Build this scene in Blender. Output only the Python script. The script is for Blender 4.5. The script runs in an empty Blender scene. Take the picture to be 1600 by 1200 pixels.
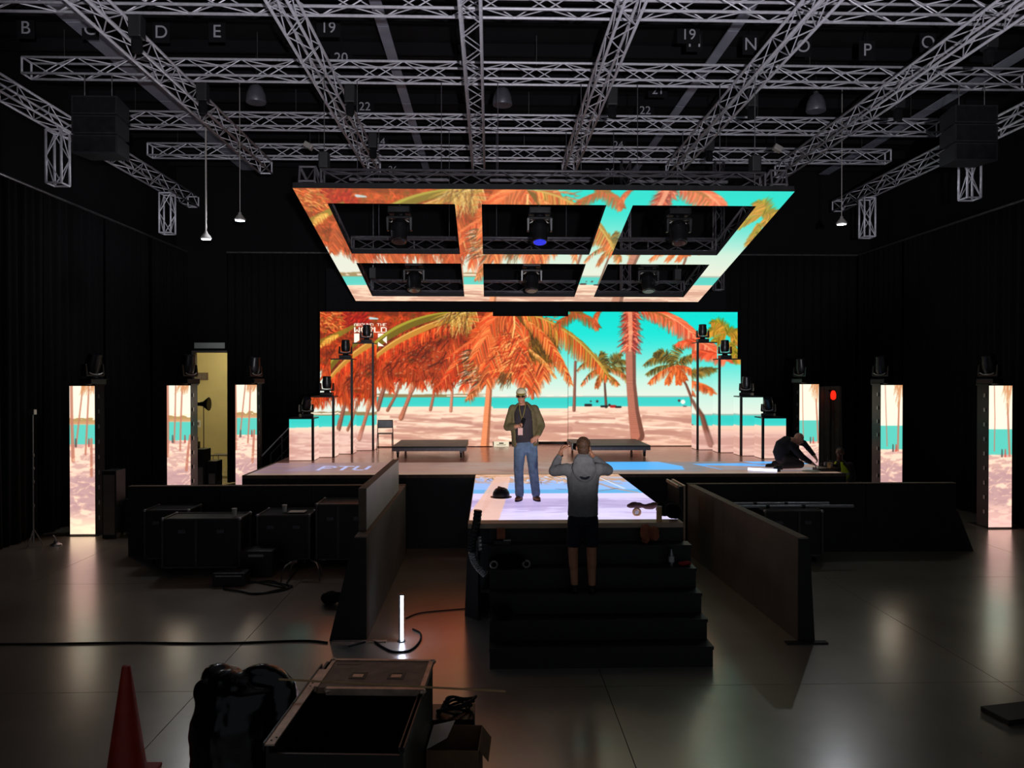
import bpy, math, random
import numpy as np
from mathutils import Vector, Matrix, Euler
random.seed(7)
sc = bpy.context.scene
col = sc.collection
PI = math.pi

# ---------------------------------------------------------------- camera, world, exposure
CAMZ, FPX = 3.2, 1200.0
YAW, PITCH = math.atan(35 / 1200), math.atan(10 / 1200)
cam = bpy.data.cameras.new('camera')
cam.sensor_fit = 'HORIZONTAL'; cam.sensor_width = 36.0; cam.lens = FPX / 1600 * 36.0
cam.clip_end = 200
cam_ob = bpy.data.objects.new('camera', cam); col.objects.link(cam_ob)
cam_ob.location = (0, 0, CAMZ)
cam_ob.rotation_euler = (PI / 2 - PITCH, 0, -YAW)
sc.camera = cam_ob
W = bpy.data.worlds.new('world'); sc.world = W; W.use_nodes = True
W.node_tree.nodes['Background'].inputs[0].default_value = (0.80, 0.88, 1.0, 1)
W.node_tree.nodes['Background'].inputs[1].default_value = 0.08
sc.view_settings.view_transform = 'Standard'; sc.view_settings.look = 'None'
sc.view_settings.exposure = 0.4; sc.view_settings.gamma = 1.0
sc.view_settings.use_curve_mapping = False
LED = 0.92          # brightness of the video surfaces

# wash light on a stand in the open part of the hall behind the camera, tipped up toward the grid and stage
WASH_LOC, WASH_W = (0.9, -2.4, 3.05), 3500
wl = bpy.data.lights.new('wash_lamp', 'SPOT'); wl.energy = WASH_W; wl.color = (0.95, 0.93, 1.0); wl.spot_size = math.radians(62); wl.spot_blend = 0.3; wl.shadow_soft_size = 0.12
wlo = bpy.data.objects.new('wash_lamp', wl); col.objects.link(wlo); wlo.location = WASH_LOC
wlo.rotation_euler = (math.radians(90 + 24.2), 0, 0)

# a pixel of the 1600x1200 frame -> a point on a level plane (G) or on an upright plane Y=y (D)
_F = np.array([math.sin(YAW) * math.cos(PITCH), math.cos(YAW) * math.cos(PITCH), -math.sin(PITCH)])
_R = np.array([math.cos(YAW), -math.sin(YAW), 0.0]); _U = np.cross(_R, _F)
def ray(u, v): return _F + _R * (u - 800) / FPX + _U * (600 - v) / FPX
def D(u, v, y):
    d = ray(u, v); p = d * (y / d[1]); return Vector((p[0], p[1], p[2] + CAMZ))
def G(u, v, z=0.0):
    d = ray(u, v); p = d * ((z - CAMZ) / d[2]); return Vector((p[0], p[1], z))

# ---------------------------------------------------------------- materials
def s2l(c):
    c = np.asarray(c, float) / 255.0
    return np.where(c <= 0.04045, c / 12.92, ((c + 0.055) / 1.055) ** 2.4)
M = {}
def mat(name, rgb, rough=0.6, metal=0.0, var=0.25, scale=8.0, bump=0.0, spec=0.5, emit=None, estr=0.0):
    """Principled with procedural colour and roughness variation; rgb in 0-255 sRGB."""
    m = bpy.data.materials.new(name); m.use_nodes = True
    nt = m.node_tree; N = nt.nodes; L = nt.links; b = N['Principled BSDF']
    c = s2l(rgb)
    tc = N.new('ShaderNodeTexCoord'); no = N.new('ShaderNodeTexNoise')
    no.inputs['Scale'].default_value = scale; no.inputs['Detail'].default_value = 4
    L.new(tc.outputs['Object'], no.inputs['Vector'])
    r = N.new('ShaderNodeValToRGB')
    r.color_ramp.elements[0].position = 0.3; r.color_ramp.elements[1].position = 0.7
    r.color_ramp.elements[0].color = (*(c * (1 - var)), 1)
    r.color_ramp.elements[1].color = (*np.minimum(c * (1 + var), 1), 1)
    L.new(no.outputs['Fac'], r.inputs['Fac']); L.new(r.outputs['Color'], b.inputs['Base Color'])
    mr = N.new('ShaderNodeMapRange')
    mr.inputs['To Min'].default_value = max(rough - 0.08, 0.02); mr.inputs['To Max'].default_value = min(rough + 0.08, 1)
    L.new(no.outputs['Fac'], mr.inputs['Value']); L.new(mr.outputs['Result'], b.inputs['Roughness'])
    b.inputs['Metallic'].default_value = metal
    b.inputs['Specular IOR Level'].default_value = spec
    if bump:
        bp = N.new('ShaderNodeBump'); bp.inputs['Strength'].default_value = bump; bp.inputs['Distance'].default_value = 0.02
        L.new(no.outputs['Fac'], bp.inputs['Height']); L.new(bp.outputs['Normal'], b.inputs['Normal'])
    if emit is not None:
        b.inputs['Emission Color'].default_value = (*s2l(emit), 1); b.inputs['Emission Strength'].default_value = estr
    M[name] = m
    return m
mat('black_paint', (30, 30, 33), 0.55, 0, 0.2, 6)
mat('black_satin', (24, 24, 27), 0.38, 0, 0.2, 6)
mat('black_plastic', (17, 17, 19), 0.32, 0, 0.2, 10)
mat('black_cloth', (16, 16, 18), 0.95, 0, 0.3, 12, 0.15, spec=0.2)
mat('black_wood', (34, 33, 35), 0.5, 0, 0.3, 3)
mat('step_paint', (28, 28, 31), 0.5, 0, 0.35, 5)
mat('grey_board', (122, 112, 104), 0.6, 0, 0.25, 1.5, 0.1)
mat('placard_glow', (250, 244, 220), 0.5, 0, 0.03, 8, emit=(255, 244, 214), estr=0.6)  # white placard face with emission added to make it brighter
mat('runway_border', (206, 180, 152), 0.5, 0, 0.12, 3)
mat('board_edge', (120, 100, 86), 0.7, 0, 0.3, 10)
mat('laminate_white', (240, 238, 232), 0.4, 0, 0.05, 2)
mat('aluminium', (190, 188, 195), 0.38, 0.85, 0.12, 14)
mat('truss_metal', (228, 226, 234), 0.45, 0.25, 0.12, 14)
mat('truss_black', (104, 100, 106), 0.45, 0.5, 0.2, 14)
mat('steel', (150, 148, 148), 0.35, 0.9, 0.2, 12)
mat('case_laminate', (34, 33, 34), 0.45, 0, 0.25, 5)
mat('case_edge', (92, 86, 82), 0.45, 0.4, 0.2, 12)
mat('case_worn', (156, 126, 106), 0.6, 0, 0.4, 7, 0.1)
mat('case_rail', (216, 188, 166), 0.45, 0.5, 0.3, 9)
mat('rubber', (14, 14, 14), 0.7, 0, 0.2, 10)
mat('wall_dark', (17, 17, 19), 0.9, 0, 0.3, 1.0, spec=0.2)
mat('ceiling_dark', (17, 17, 20), 0.9, 0, 0.3, 1.0, spec=0.2)
mat('beam_grey', (150, 152, 166), 0.6, 0.1, 0.15, 2)
mat('sign_white', (165, 165, 172), 0.6, 0, 0.05, 4)
mat('room_cream', (222, 208, 150), 0.8, 0, 0.06, 1.2)
mat('room_floor', (150, 140, 110), 0.5, 0, 0.2, 1.2)
mat('transom', (215, 220, 210), 0.4, 0, 0.05, 2)
mat('cone_orange', (180, 52, 30), 0.5, 0, 0.2, 6)
mat('bin_plastic', (13, 12, 13), 0.2, 0, 0.3, 5, 0.25)
mat('cardboard', (128, 96, 70), 0.85, 0, 0.2, 6, 0.1)
mat('paper', (225, 222, 215), 0.8, 0, 0.05, 5)
mat('brown_cloth', (176, 104, 74), 0.9, 0, 0.3, 9, 0.3)
mat('dark_brown_cloth', (92, 66, 58), 0.9, 0, 0.3, 9, 0.3)
mat('kraft_tube', (224, 182, 128), 0.7, 0, 0.15, 12)
mat('duct_silver', (190, 190, 192), 0.3, 0.8, 0.2, 20)
mat('skin', (206, 142, 108), 0.55, 0, 0.1, 6)
mat('skin_pale', (222, 166, 146), 0.5, 0, 0.08, 6)
mat('skin_dark', (120, 80, 62), 0.5, 0, 0.1, 6)
mat('lips', (160, 84, 74), 0.5, 0, 0.1, 6)
mat('eye_white', (225, 220, 215), 0.3, 0, 0.03, 6)
mat('iris_dark', (40, 28, 22), 0.2, 0, 0.1, 6)
mat('hair_brown', (88, 58, 38), 0.65, 0, 0.5, 60, 0.4)
mat('hair_dark', (28, 22, 20), 0.7, 0, 0.4, 60, 0.4)
mat('stubble', (90, 70, 60), 0.7, 0, 0.3, 60)
mat('olive_cloth', (116, 103, 66), 0.85, 0, 0.2, 8, 0.2)
mat('black_tshirt', (58, 50, 52), 0.9, 0, 0.2, 8, 0.15)
mat('denim', (106, 128, 150), 0.85, 0, 0.25, 14, 0.2)
mat('boot_brown', (146, 98, 58), 0.6, 0, 0.25, 12, 0.1)
mat('cap_white', (236, 222, 180), 0.8, 0, 0.06, 10)
mat('cap_brim', (178, 150, 70), 0.8, 0, 0.1, 10)
mat('lens_dark', (10, 10, 12), 0.08, 0, 0.1, 6)
mat('lanyard_gold', (150, 130, 60), 0.7, 0, 0.1, 10)
mat('badge_pink', (216, 150, 130), 0.4, 0, 0.3, 30)
mat('hoodie_grey', (142, 140, 140), 0.9, 0, 0.12, 18, 0.2)
mat('hoodie_navy', (40, 42, 62), 0.9, 0, 0.12, 18, 0.2)
mat('shorts_navy', (34, 36, 50), 0.9, 0, 0.15, 12, 0.15)
mat('shoe_black', (20, 20, 22), 0.6, 0, 0.2, 10)
mat('dark_navy_cloth', (36, 38, 48), 0.9, 0, 0.2, 9, 0.2)
mat('vest_yellow', (228, 250, 36), 0.7, 0, 0.1, 10, emit=None)
mat('vest_band', (215, 218, 214), 0.35, 0.2, 0.05, 10)
mat('red_plastic', (186, 40, 36), 0.5, 0, 0.2, 8)
mat('exit_red', (230, 40, 20), 0.5, 0, 0.1, 8, emit=(255, 40, 20), estr=0.9)
mat('tube_light', (235, 240, 255), 0.3, 0, 0.02, 4, emit=(205, 222, 255), estr=16.0)
mat('strip_light', (235, 240, 255), 0.3, 0, 0.02, 4, emit=(205, 220, 255), estr=2.2)
mat('lamp_glow', (235, 240, 245), 0.4, 0, 0.02, 4, emit=(225, 232, 245), estr=0.8)
mat('room_light', (255, 245, 215), 0.4, 0, 0.02, 4, emit=(255, 240, 200), estr=24.0)
mat('lens_blue', (30, 40, 160), 0.2, 0, 0.1, 8, emit=(40, 60, 255), estr=0.5)
mat('lens_glass', (24, 26, 34), 0.08, 0, 0.1, 8)
mat('yoke_pale', (178, 172, 166), 0.4, 0.2, 0.1, 10)
mat('dome_grey', (96, 96, 104), 0.4, 0.3, 0.15, 6)
mat('grey_drape', (112, 104, 92), 0.95, 0, 0.2, 3, spec=0.2)

def concrete():
    m = bpy.data.materials.new('concrete'); m.use_nodes = True
    nt = m.node_tree; N = nt.nodes; L = nt.links; b = N['Principled BSDF']
    geo = N.new('ShaderNodeNewGeometry')
    n1 = N.new('ShaderNodeTexNoise'); n1.inputs['Scale'].default_value = 0.55; n1.inputs['Detail'].default_value = 7; n1.inputs['Roughness'].default_value = 0.6
    n2 = N.new('ShaderNodeTexNoise'); n2.inputs['Scale'].default_value = 26; n2.inputs['Detail'].default_value = 3
    mp = N.new('ShaderNodeMapping'); mp.inputs['Scale'].default_value = (0.5, 7, 1); mp.inputs['Rotation'].default_value = (0, 0, 0.5)
    n3 = N.new('ShaderNodeTexNoise'); n3.inputs['Scale'].default_value = 1.6; n3.inputs['Detail'].default_value = 9; n3.inputs['Distortion'].default_value = 1.2
    for n in (n1, n2): L.new(geo.outputs['Position'], n.inputs['Vector'])
    L.new(geo.outputs['Position'], mp.inputs['Vector']); L.new(mp.outputs['Vector'], n3.inputs['Vector'])
    r = N.new('ShaderNodeValToRGB'); r.color_ramp.elements[0].position = 0.3; r.color_ramp.elements[1].position = 0.72
    r.color_ramp.elements[0].color = (*s2l((176, 164, 148)), 1); r.color_ramp.elements[1].color = (*s2l((212, 200, 182)), 1)
    L.new(n1.outputs['Fac'], r.inputs['Fac'])
    r3 = N.new('ShaderNodeValToRGB'); r3.color_ramp.elements[0].position = 0.66; r3.color_ramp.elements[1].position = 0.74
    r3.color_ramp.elements[0].color = (0, 0, 0, 1); r3.color_ramp.elements[1].color = (0.25, 0.25, 0.25, 1)
    L.new(n3.outputs['Fac'], r3.inputs['Fac'])
    mx = N.new('ShaderNodeMix'); mx.data_type = 'RGBA'; mx.blend_type = 'MIX'
    L.new(r3.outputs['Color'], mx.inputs['Factor']); L.new(r.outputs['Color'], mx.inputs['A']); mx.inputs['B'].default_value = (*s2l((190, 186, 176)), 1)
    L.new(mx.outputs['Result'], b.inputs['Base Color'])
    mr = N.new('ShaderNodeMapRange'); mr.inputs['To Min'].default_value = 0.24; mr.inputs['To Max'].default_value = 0.36
    L.new(n1.outputs['Fac'], mr.inputs['Value']); L.new(mr.outputs['Result'], b.inputs['Roughness'])
    bp = N.new('ShaderNodeBump'); bp.inputs['Strength'].default_value = 0.03; bp.inputs['Distance'].default_value = 0.01
    L.new(n2.outputs['Fac'], bp.inputs['Height']); L.new(bp.outputs['Normal'], b.inputs['Normal'])
    b.inputs['Specular IOR Level'].default_value = 1.0
    b.inputs['Coat Weight'].default_value = 1.0; b.inputs['Metallic'].default_value = 0.5; b.inputs['Coat Roughness'].default_value = 0.2; b.inputs['Coat IOR'].default_value = 2.1
    M['concrete'] = m
concrete()
def stage_floor_mat():
    m = mat('stage_gloss', (190, 140, 128), 0.22, 0, 0.1, 2.0, spec=0.8)
stage_floor_mat()
def video_mat(name, rough, strength):
    m = bpy.data.materials.new(name); m.use_nodes = True
    nt = m.node_tree; b = nt.nodes['Principled BSDF']
    a = nt.nodes.new('ShaderNodeAttribute'); a.attribute_name = 'video'
    b.inputs['Base Color'].default_value = (0.012, 0.012, 0.012, 1); b.inputs['Roughness'].default_value = rough
    nt.links.new(a.outputs['Color'], b.inputs['Emission Color']); b.inputs['Emission Strength'].default_value = strength
    b.inputs['Specular IOR Level'].default_value = 0.25
    M[name] = m
video_mat('video_wall', 0.6, LED)
video_mat('video_tower', 0.6, LED*1.3)
video_mat('video_floor', 0.42, LED*0.98)

# ---------------------------------------------------------------- mesh helpers
class MB:
    def __init__(s): s.v = []; s.f = []
    def add(s, vs, fs):
        o = len(s.v); s.v += [tuple(v) for v in vs]; s.f += [tuple(i + o for i in f) for f in fs]; return s
    def bx(s, x0, x1, y0, y1, z0, z1):
        vs = [(x0,y0,z0),(x1,y0,z0),(x1,y1,z0),(x0,y1,z0),(x0,y0,z1),(x1,y0,z1),(x1,y1,z1),(x0,y1,z1)]
        return s.add(vs, [(0,3,2,1),(4,5,6,7),(0,1,5,4),(1,2,6,5),(2,3,7,6),(3,0,4,7)])
    def box(s, c, d, rot=None):
        m = MB().bx(-d[0]/2, d[0]/2, -d[1]/2, d[1]/2, -d[2]/2, d[2]/2)
        R = rot if rot is not None else Matrix.Identity(3)
        return s.add([Vector(c) + R @ Vector(v) for v in m.v], m.f)
    def prism(s, a, b):
        """loft between two equal-length closed outlines, capped"""
        n = len(a)
        fs = [(i, (i+1) % n, n + (i+1) % n, n + i) for i in range(n)]
        fs += [tuple(reversed(range(n))), tuple(range(n, 2*n))]
        return s.add(list(a) + list(b), fs)
    def path(s, pts, r, n=6, cap=True):
        """tube swept along a polyline; r is a number or a list"""
        pts = [Vector(p) for p in pts]; k = len(pts)
        rs = r if isinstance(r, (list, tuple)) else [r] * k
        up = None; vs = []
        for i, p in enumerate(pts):
            t = (pts[min(i+1, k-1)] - pts[max(i-1, 0)]).normalized()
            if up is None:
                up = Vector((0,0,1)) if abs(t.z) < 0.9 else Vector((1,0,0))
            a = t.cross(up)
            if a.length < 1e-6: a = t.orthogonal()
            a.normalize(); b = a.cross(t).normalized(); up = b
            for j in range(n):
                th = 2*PI*j/n
                vs.append(p + (a*math.cos(th) + b*math.sin(th)) * rs[i])
        fs = [(i*n+j, i*n+(j+1)%n, (i+1)*n+(j+1)%n, (i+1)*n+j) for i in range(k-1) for j in range(n)]
        if cap: fs += [tuple(reversed(range(n))), tuple(range((k-1)*n, k*n))]
        return s.add(vs, fs)
    def tube(s, a, b, r, n=6): return s.path([a, b], r, n)
    def lathe(s, prof, n=16, c=(0,0,0), R=None):
        """prof: list of (radius, height) turned about local z"""
        R = R if R is not None else Matrix.Identity(3); c = Vector(c); vs = []
        for (r, z) in prof:
            for j in range(n):
                th = 2*PI*j/n
                vs.append(c + R @ Vector((max(r, 1e-4)*math.cos(th), max(r, 1e-4)*math.sin(th), z)))
        k = len(prof)
        fs = [(i*n+j, i*n+(j+1)%n, (i+1)*n+(j+1)%n, (i+1)*n+j) for i in range(k-1) for j in range(n)]
        fs += [tuple(reversed(range(n))), tuple(range((k-1)*n, k*n))]
        return s.add(vs, fs)
    def ell(s, c, r, R=None, n=12, m=8):
        prof = [(math.sin(PI*i/m), -math.cos(PI*i/m)) for i in range(m+1)]
        t = MB().lathe(prof, n); R = R if R is not None else Matrix.Identity(3)
        return s.add([Vector(c) + R @ Vector((v[0]*r[0], v[1]*r[1], v[2]*r[2])) for v in t.v], t.f)
    def limb(s, pts, rs, n=10):
        pts = [Vector(p) for p in pts]
        for i in range(len(pts)-1):
            s.path([pts[i], pts[i+1]], [rs[i], rs[i+1]], n)
        for p, r in zip(pts, rs): s.ell(p, (r*.995,)*3, None, n, 6)
        return s
    def eloft(s, pts, rr, side, n=16):
        """elliptical loft: rr = (half width along side, half depth) per point"""
        pts = [Vector(p) for p in pts]; k = len(pts); vs = []; side = Vector(side).normalized()
        for i, p in enumerate(pts):
            t = (pts[min(i+1, k-1)] - pts[max(i-1, 0)]).normalized()
            a = (side - t*side.dot(t)).normalized(); b = t.cross(a).normalized()
            for j in range(n):
                th = 2*PI*j/n; vs.append(p + a*math.cos(th)*rr[i][0] + b*math.sin(th)*rr[i][1])
        fs = [(i*n+j, i*n+(j+1)%n, (i+1)*n+(j+1)%n, (i+1)*n+j) for i in range(k-1) for j in range(n)]
        fs += [tuple(reversed(range(n))), tuple(range((k-1)*n, k*n))]
        return s.add(vs, fs)
    def mesh(s, name, off=None):
        me = bpy.data.meshes.new(name)
        vs = s.v if off is None else [(v[0]-off[0], v[1]-off[1], v[2]-off[2]) for v in s.v]
        me.from_pydata(vs, [], s.f)
        return me
    def build(s, name, m, parent=None, world=False, smooth=None, bevel=0.0, **kw):
        """one mesh object; world=True: vertices are world coordinates and parent is an unrotated Empty"""
        off = None
        if parent is not None and world: off = parent.location
        me = s.mesh(name, off)
        fix_normals(me)
        ob = bpy.data.objects.new(name, me); col.objects.link(ob)
        me.materials.append(M[m] if isinstance(m, str) else m)
        if smooth:
            for p in me.polygons: p.use_smooth = True
            me.set_sharp_from_angle(angle=math.radians(smooth))
        if bevel:
            bv = ob.modifiers.new('bevel', 'BEVEL'); bv.width = bevel; bv.segments = 2; bv.limit_method = 'ANGLE'
        if parent is not None: ob.parent = parent
        if kw: tag(ob, **kw)
        return ob
import bmesh
def fix_normals(me):
    b = bmesh.new(); b.from_mesh(me); bmesh.ops.recalc_face_normals(b, faces=b.faces[:]); b.to_mesh(me); b.free()
def tag(o, label=None, cat=None, group=None, kind=None):
    if label: o['label'] = label
    if cat: o['category'] = cat
    if group: o['group'] = group
    if kind: o['kind'] = kind
    return o
def thing(name, label, cat, loc=(0,0,0), rotz=0.0, group=None):
    o = bpy.data.objects.new(name, None); col.objects.link(o)
    o.empty_display_size = 0.1
    o.location = loc; o.rotation_euler = (0, 0, rotz)
    return tag(o, label, cat, group)
def struct(name, mb, m, **kw):
    o = mb.build(name, m, **kw); o['kind'] = 'structure'; return o
def child(name, me, parent, loc=(0,0,0)):
    o = bpy.data.objects.new(name, me); col.objects.link(o); o.parent = parent; o.location = loc; return o
def copy_tree(o, parent=None):
    c = o.copy(); col.objects.link(c); c.parent = parent
    for ch in list(o.children): copy_tree(ch, c)
    return c
def rot_to(d):
    """rotation taking +z to direction d"""
    return Vector((0,0,1)).rotation_difference(Vector(d).normalized()).to_matrix()
def organic(name, mb, m, parent=None, voxel=0.012, smooth=6, world=False, disp=0.0, dscale=0.2):
    """fuse overlapping volumes into one continuous smooth surface"""
    off = parent.location if (world and parent is not None) else None
    me = mb.mesh(name + '_raw', off); fix_normals(me)
    ob = bpy.data.objects.new(name, me); col.objects.link(ob)
    r = ob.modifiers.new('r', 'REMESH'); r.mode = 'VOXEL'; r.voxel_size = voxel
    if smooth:
        sm = ob.modifiers.new('s', 'SMOOTH'); sm.factor = 0.5; sm.iterations = smooth
    if disp:
        tx = bpy.data.textures.new(name + '_tex', 'CLOUDS'); tx.noise_scale = dscale
        dm = ob.modifiers.new('d', 'DISPLACE'); dm.texture = tx; dm.strength = disp; dm.mid_level = 0.5
    dg = bpy.context.evaluated_depsgraph_get()
    me2 = bpy.data.meshes.new_from_object(ob.evaluated_get(dg))
    ob.modifiers.clear(); ob.data = me2; bpy.data.meshes.remove(me); me2.name = name
    me2.materials.clear(); me2.materials.append(M[m])
    for p in me2.polygons: p.use_smooth = True
    if parent is not None: ob.parent = parent
    return ob
# ---------------------------------------------------------------- the video picture (beach with palms), drawn in code
rng = np.random.default_rng(11)
def noise(h, w, ch, cw, seed=0):
    r = np.random.default_rng(seed); g = r.random((int(h/ch)+3, int(w/cw)+3))
    y = np.arange(h)/ch; x = np.arange(w)/cw
    yi = y.astype(int); xi = x.astype(int); fy = (y-yi); fx = (x-xi)
    fy = (fy*fy*(3-2*fy))[:, None]; fx = (fx*fx*(3-2*fx))[None, :]
    a = g[yi][:, xi]; b = g[yi][:, xi+1]; c = g[yi+1][:, xi]; d = g[yi+1][:, xi+1]
    return (a*(1-fx)+b*fx)*(1-fy) + (c*(1-fx)+d*fx)*fy
def fbm(h, w, ch, cw, seed):
    return sum(noise(h, w, max(ch/2**k, 1.01), max(cw/2**k, 1.01), seed+k)*0.5**(k+1) for k in range(4))/0.9375
class Canvas:
    def __init__(s, x0, y0, x1, y1, k):
        s.x0, s.y0, s.k = x0, y0, k
        s.w, s.h = int(round((x1-x0)*k)), int(round((y1-y0)*k))
        s.a = np.zeros((s.h, s.w, 3)); s.x1, s.y1 = x1, y1
        s.X = x0 + (np.arange(s.w)+0.5)/k; s.Y = y0 + (np.arange(s.h)+0.5)/k
    def mixin(s, mask, c):
        s.a += (np.asarray(c, float) - s.a) * mask[..., None]
    def stroke(s, p, q, w0, w1, c, al=1.0):
        k = s.k; ax, ay = (p[0]-s.x0)*k, (p[1]-s.y0)*k; bx, by = (q[0]-s.x0)*k, (q[1]-s.y0)*k
        r = max(w0, w1)*k*0.5 + 1.5
        i0, i1 = max(int(min(ay, by)-r), 0), min(int(max(ay, by)+r)+2, s.h)
        j0, j1 = max(int(min(ax, bx)-r), 0), min(int(max(ax, bx)+r)+2, s.w)
        if i1 <= i0 or j1 <= j0: return
        yy = np.arange(i0, i1)[:, None]+0.5; xx = np.arange(j0, j1)[None, :]+0.5
        dx, dy = bx-ax, by-ay; L = dx*dx+dy*dy+1e-9
        t = np.clip(((xx-ax)*dx+(yy-ay)*dy)/L, 0, 1)
        d = np.sqrt((xx-ax-t*dx)**2+(yy-ay-t*dy)**2)
        m = np.clip((w0+(w1-w0)*t)*k*0.5 - d + 0.5, 0, 1)*al
        sub = s.a[i0:i1, j0:j1]; sub += (np.asarray(c, float)-sub)*m[..., None]
    def line(s, pts, ws, c, al=1.0):
        for i in range(len(pts)-1): s.stroke(pts[i], pts[i+1], ws[i], ws[i+1], c, al)
    def polymask(s, pts):
        m = np.zeros((s.h, s.w), bool); n = len(pts)
        X = s.X[None, :]; Y = s.Y[:, None]
        for i in range(n):
            x0, y0 = pts[i]; x1, y1 = pts[(i+1) % n]
            if y0 == y1: continue
            m ^= ((Y > min(y0, y1)) & (Y <= max(y0, y1)) & (X < (x1-x0)*(Y-y0)/(y1-y0)+x0))
        return m.astype(float)
    def poly(s, pts, c, al=1.0): s.mixin(s.polymask(pts)*al, c)
    def sample(s, x, y):
        fx = np.clip((x-s.x0)*s.k-0.5, 0, s.w-1.001); fy = np.clip((y-s.y0)*s.k-0.5, 0, s.h-1.001)
        i = fy.astype(int); j = fx.astype(int); a = (fy-i)[..., None]; b = (fx-j)[..., None]
        return (s.a[i, j]*(1-b)+s.a[i, j+1]*b)*(1-a) + (s.a[i+1, j]*(1-b)+s.a[i+1, j+1]*b)*a
def jit(c, a=18): 
    return np.clip(np.asarray(c, float)*(1+rng.uniform(-a, a)/100), 0, 255)
def pick(cs): return jit(cs[int(rng.integers(len(cs)))])
def bez(a, b, c, t):
    return ((1-t)**2*a[0]+2*t*(1-t)*b[0]+t*t*c[0], (1-t)**2*a[1]+2*t*(1-t)*b[1]+t*t*c[1])
def frond(cv, a, b, c, n, ln, cols, lo=None, droop=0.7, w=1.5, both=True, spread=1.0, rib=None):
    """feather leaf: leaflets both sides of a curved rib, hanging down"""
    for i in range(n):
        t = (i+rng.random())/n
        p = bez(a, b, c, t); q = bez(a, b, c, min(t+0.03, 1.03))
        dx, dy = q[0]-p[0], q[1]-p[1]; L = math.hypot(dx, dy)+1e-9; dx /= L; dy /= L
        l = ln*(0.35+0.65*math.sin(PI*min(0.08+t*0.9, 1)))*rng.uniform(0.75, 1.15)
        for sg in ((1, -1) if both else (1,)):
            nx, ny = -dy*sg, dx*sg
            ex, ey = dx*0.75+nx*spread, dy*0.75+ny*spread+droop
            E = math.hypot(ex, ey); ex *= l/E; ey *= l/E
            cc = pick(lo if (lo is not None and (ny+droop) > 0.5 and rng.random() < 0.6) else cols)
            mid = (p[0]+ex*0.55+dx*l*0.05, p[1]+ey*0.5)
            cv.stroke(p, mid, w, w*0.8, cc); cv.stroke(mid, (p[0]+ex, p[1]+ey+0.12*l), w*0.8, w*0.3, cc)
    if rib is not None:
        pts = [bez(a, b, c, k/10) for k in range(11)]
        cv.line(pts, [w*1.2*(1-0.06*k) for k in range(11)], rib)
def trunk(cv, pts, ws, c, shade=0.72):
    c = np.asarray(c, float)
    cv.line(pts, ws, c*shade)
    cv.line([(x-w*0.16, y) for (x, y), w in zip(pts, ws)], [w*0.66 for w in ws], c)
    for i in range(len(pts)-1):
        (x0, y0), (x1, y1) = pts[i], pts[i+1]
        for k in range(int(abs(y1-y0)/3.2)):
            t = k*3.2/abs(y1-y0); x = x0+(x1-x0)*t; y = y0+(y1-y0)*t; w = ws[i]+(ws[i+1]-ws[i])*t
            cv.stroke((x-w*0.45, y), (x+w*0.45, y+0.6), 0.8, 0.8, c*rng.uniform(0.6, 0.85), 0.45)

FONT = {'A': '01110 10001 10001 11111 10001 10001 10001', 'R': '11110 10001 10001 11110 10100 10010 10001',
 'O': '01110 10001 10001 10001 10001 10001 01110', 'U': '10001 10001 10001 10001 10001 10001 01110',
 'N': '10001 11001 10101 10101 10011 10001 10001', 'D': '11110 10001 10001 10001 10001 10001 11110',
 'T': '11111 00100 00100 00100 00100 00100 00100', 'H': '10001 10001 10001 11111 10001 10001 10001',
 'E': '11111 10000 10000 11110 10000 10000 11111', 'W': '10001 10001 10001 10101 10101 11011 10001',
 'L': '10000 10000 10000 10000 10000 10000 11111', 'P': '11110 10001 10001 11110 10000 10000 10000', ' ': '0 0 0 0 0 0 0'}
def text(cv, s, x0, y0, x1, y1, c, w=None):
    cw = (x1-x0)/len(s)
    for i, ch in enumerate(s):
        rows = FONT[ch].split()
        for r, row in enumerate(rows):
            for q, b in enumerate(row):
                if b == '1':
                    px, py = x0+i*cw+(q/5)*cw*0.86, y0+(y1-y0)*r/7
                    cv.poly([(px, py), (px+cw*0.19, py), (px+cw*0.19, py+(y1-y0)/6.6), (px, py+(y1-y0)/6.6)], c)

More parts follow.
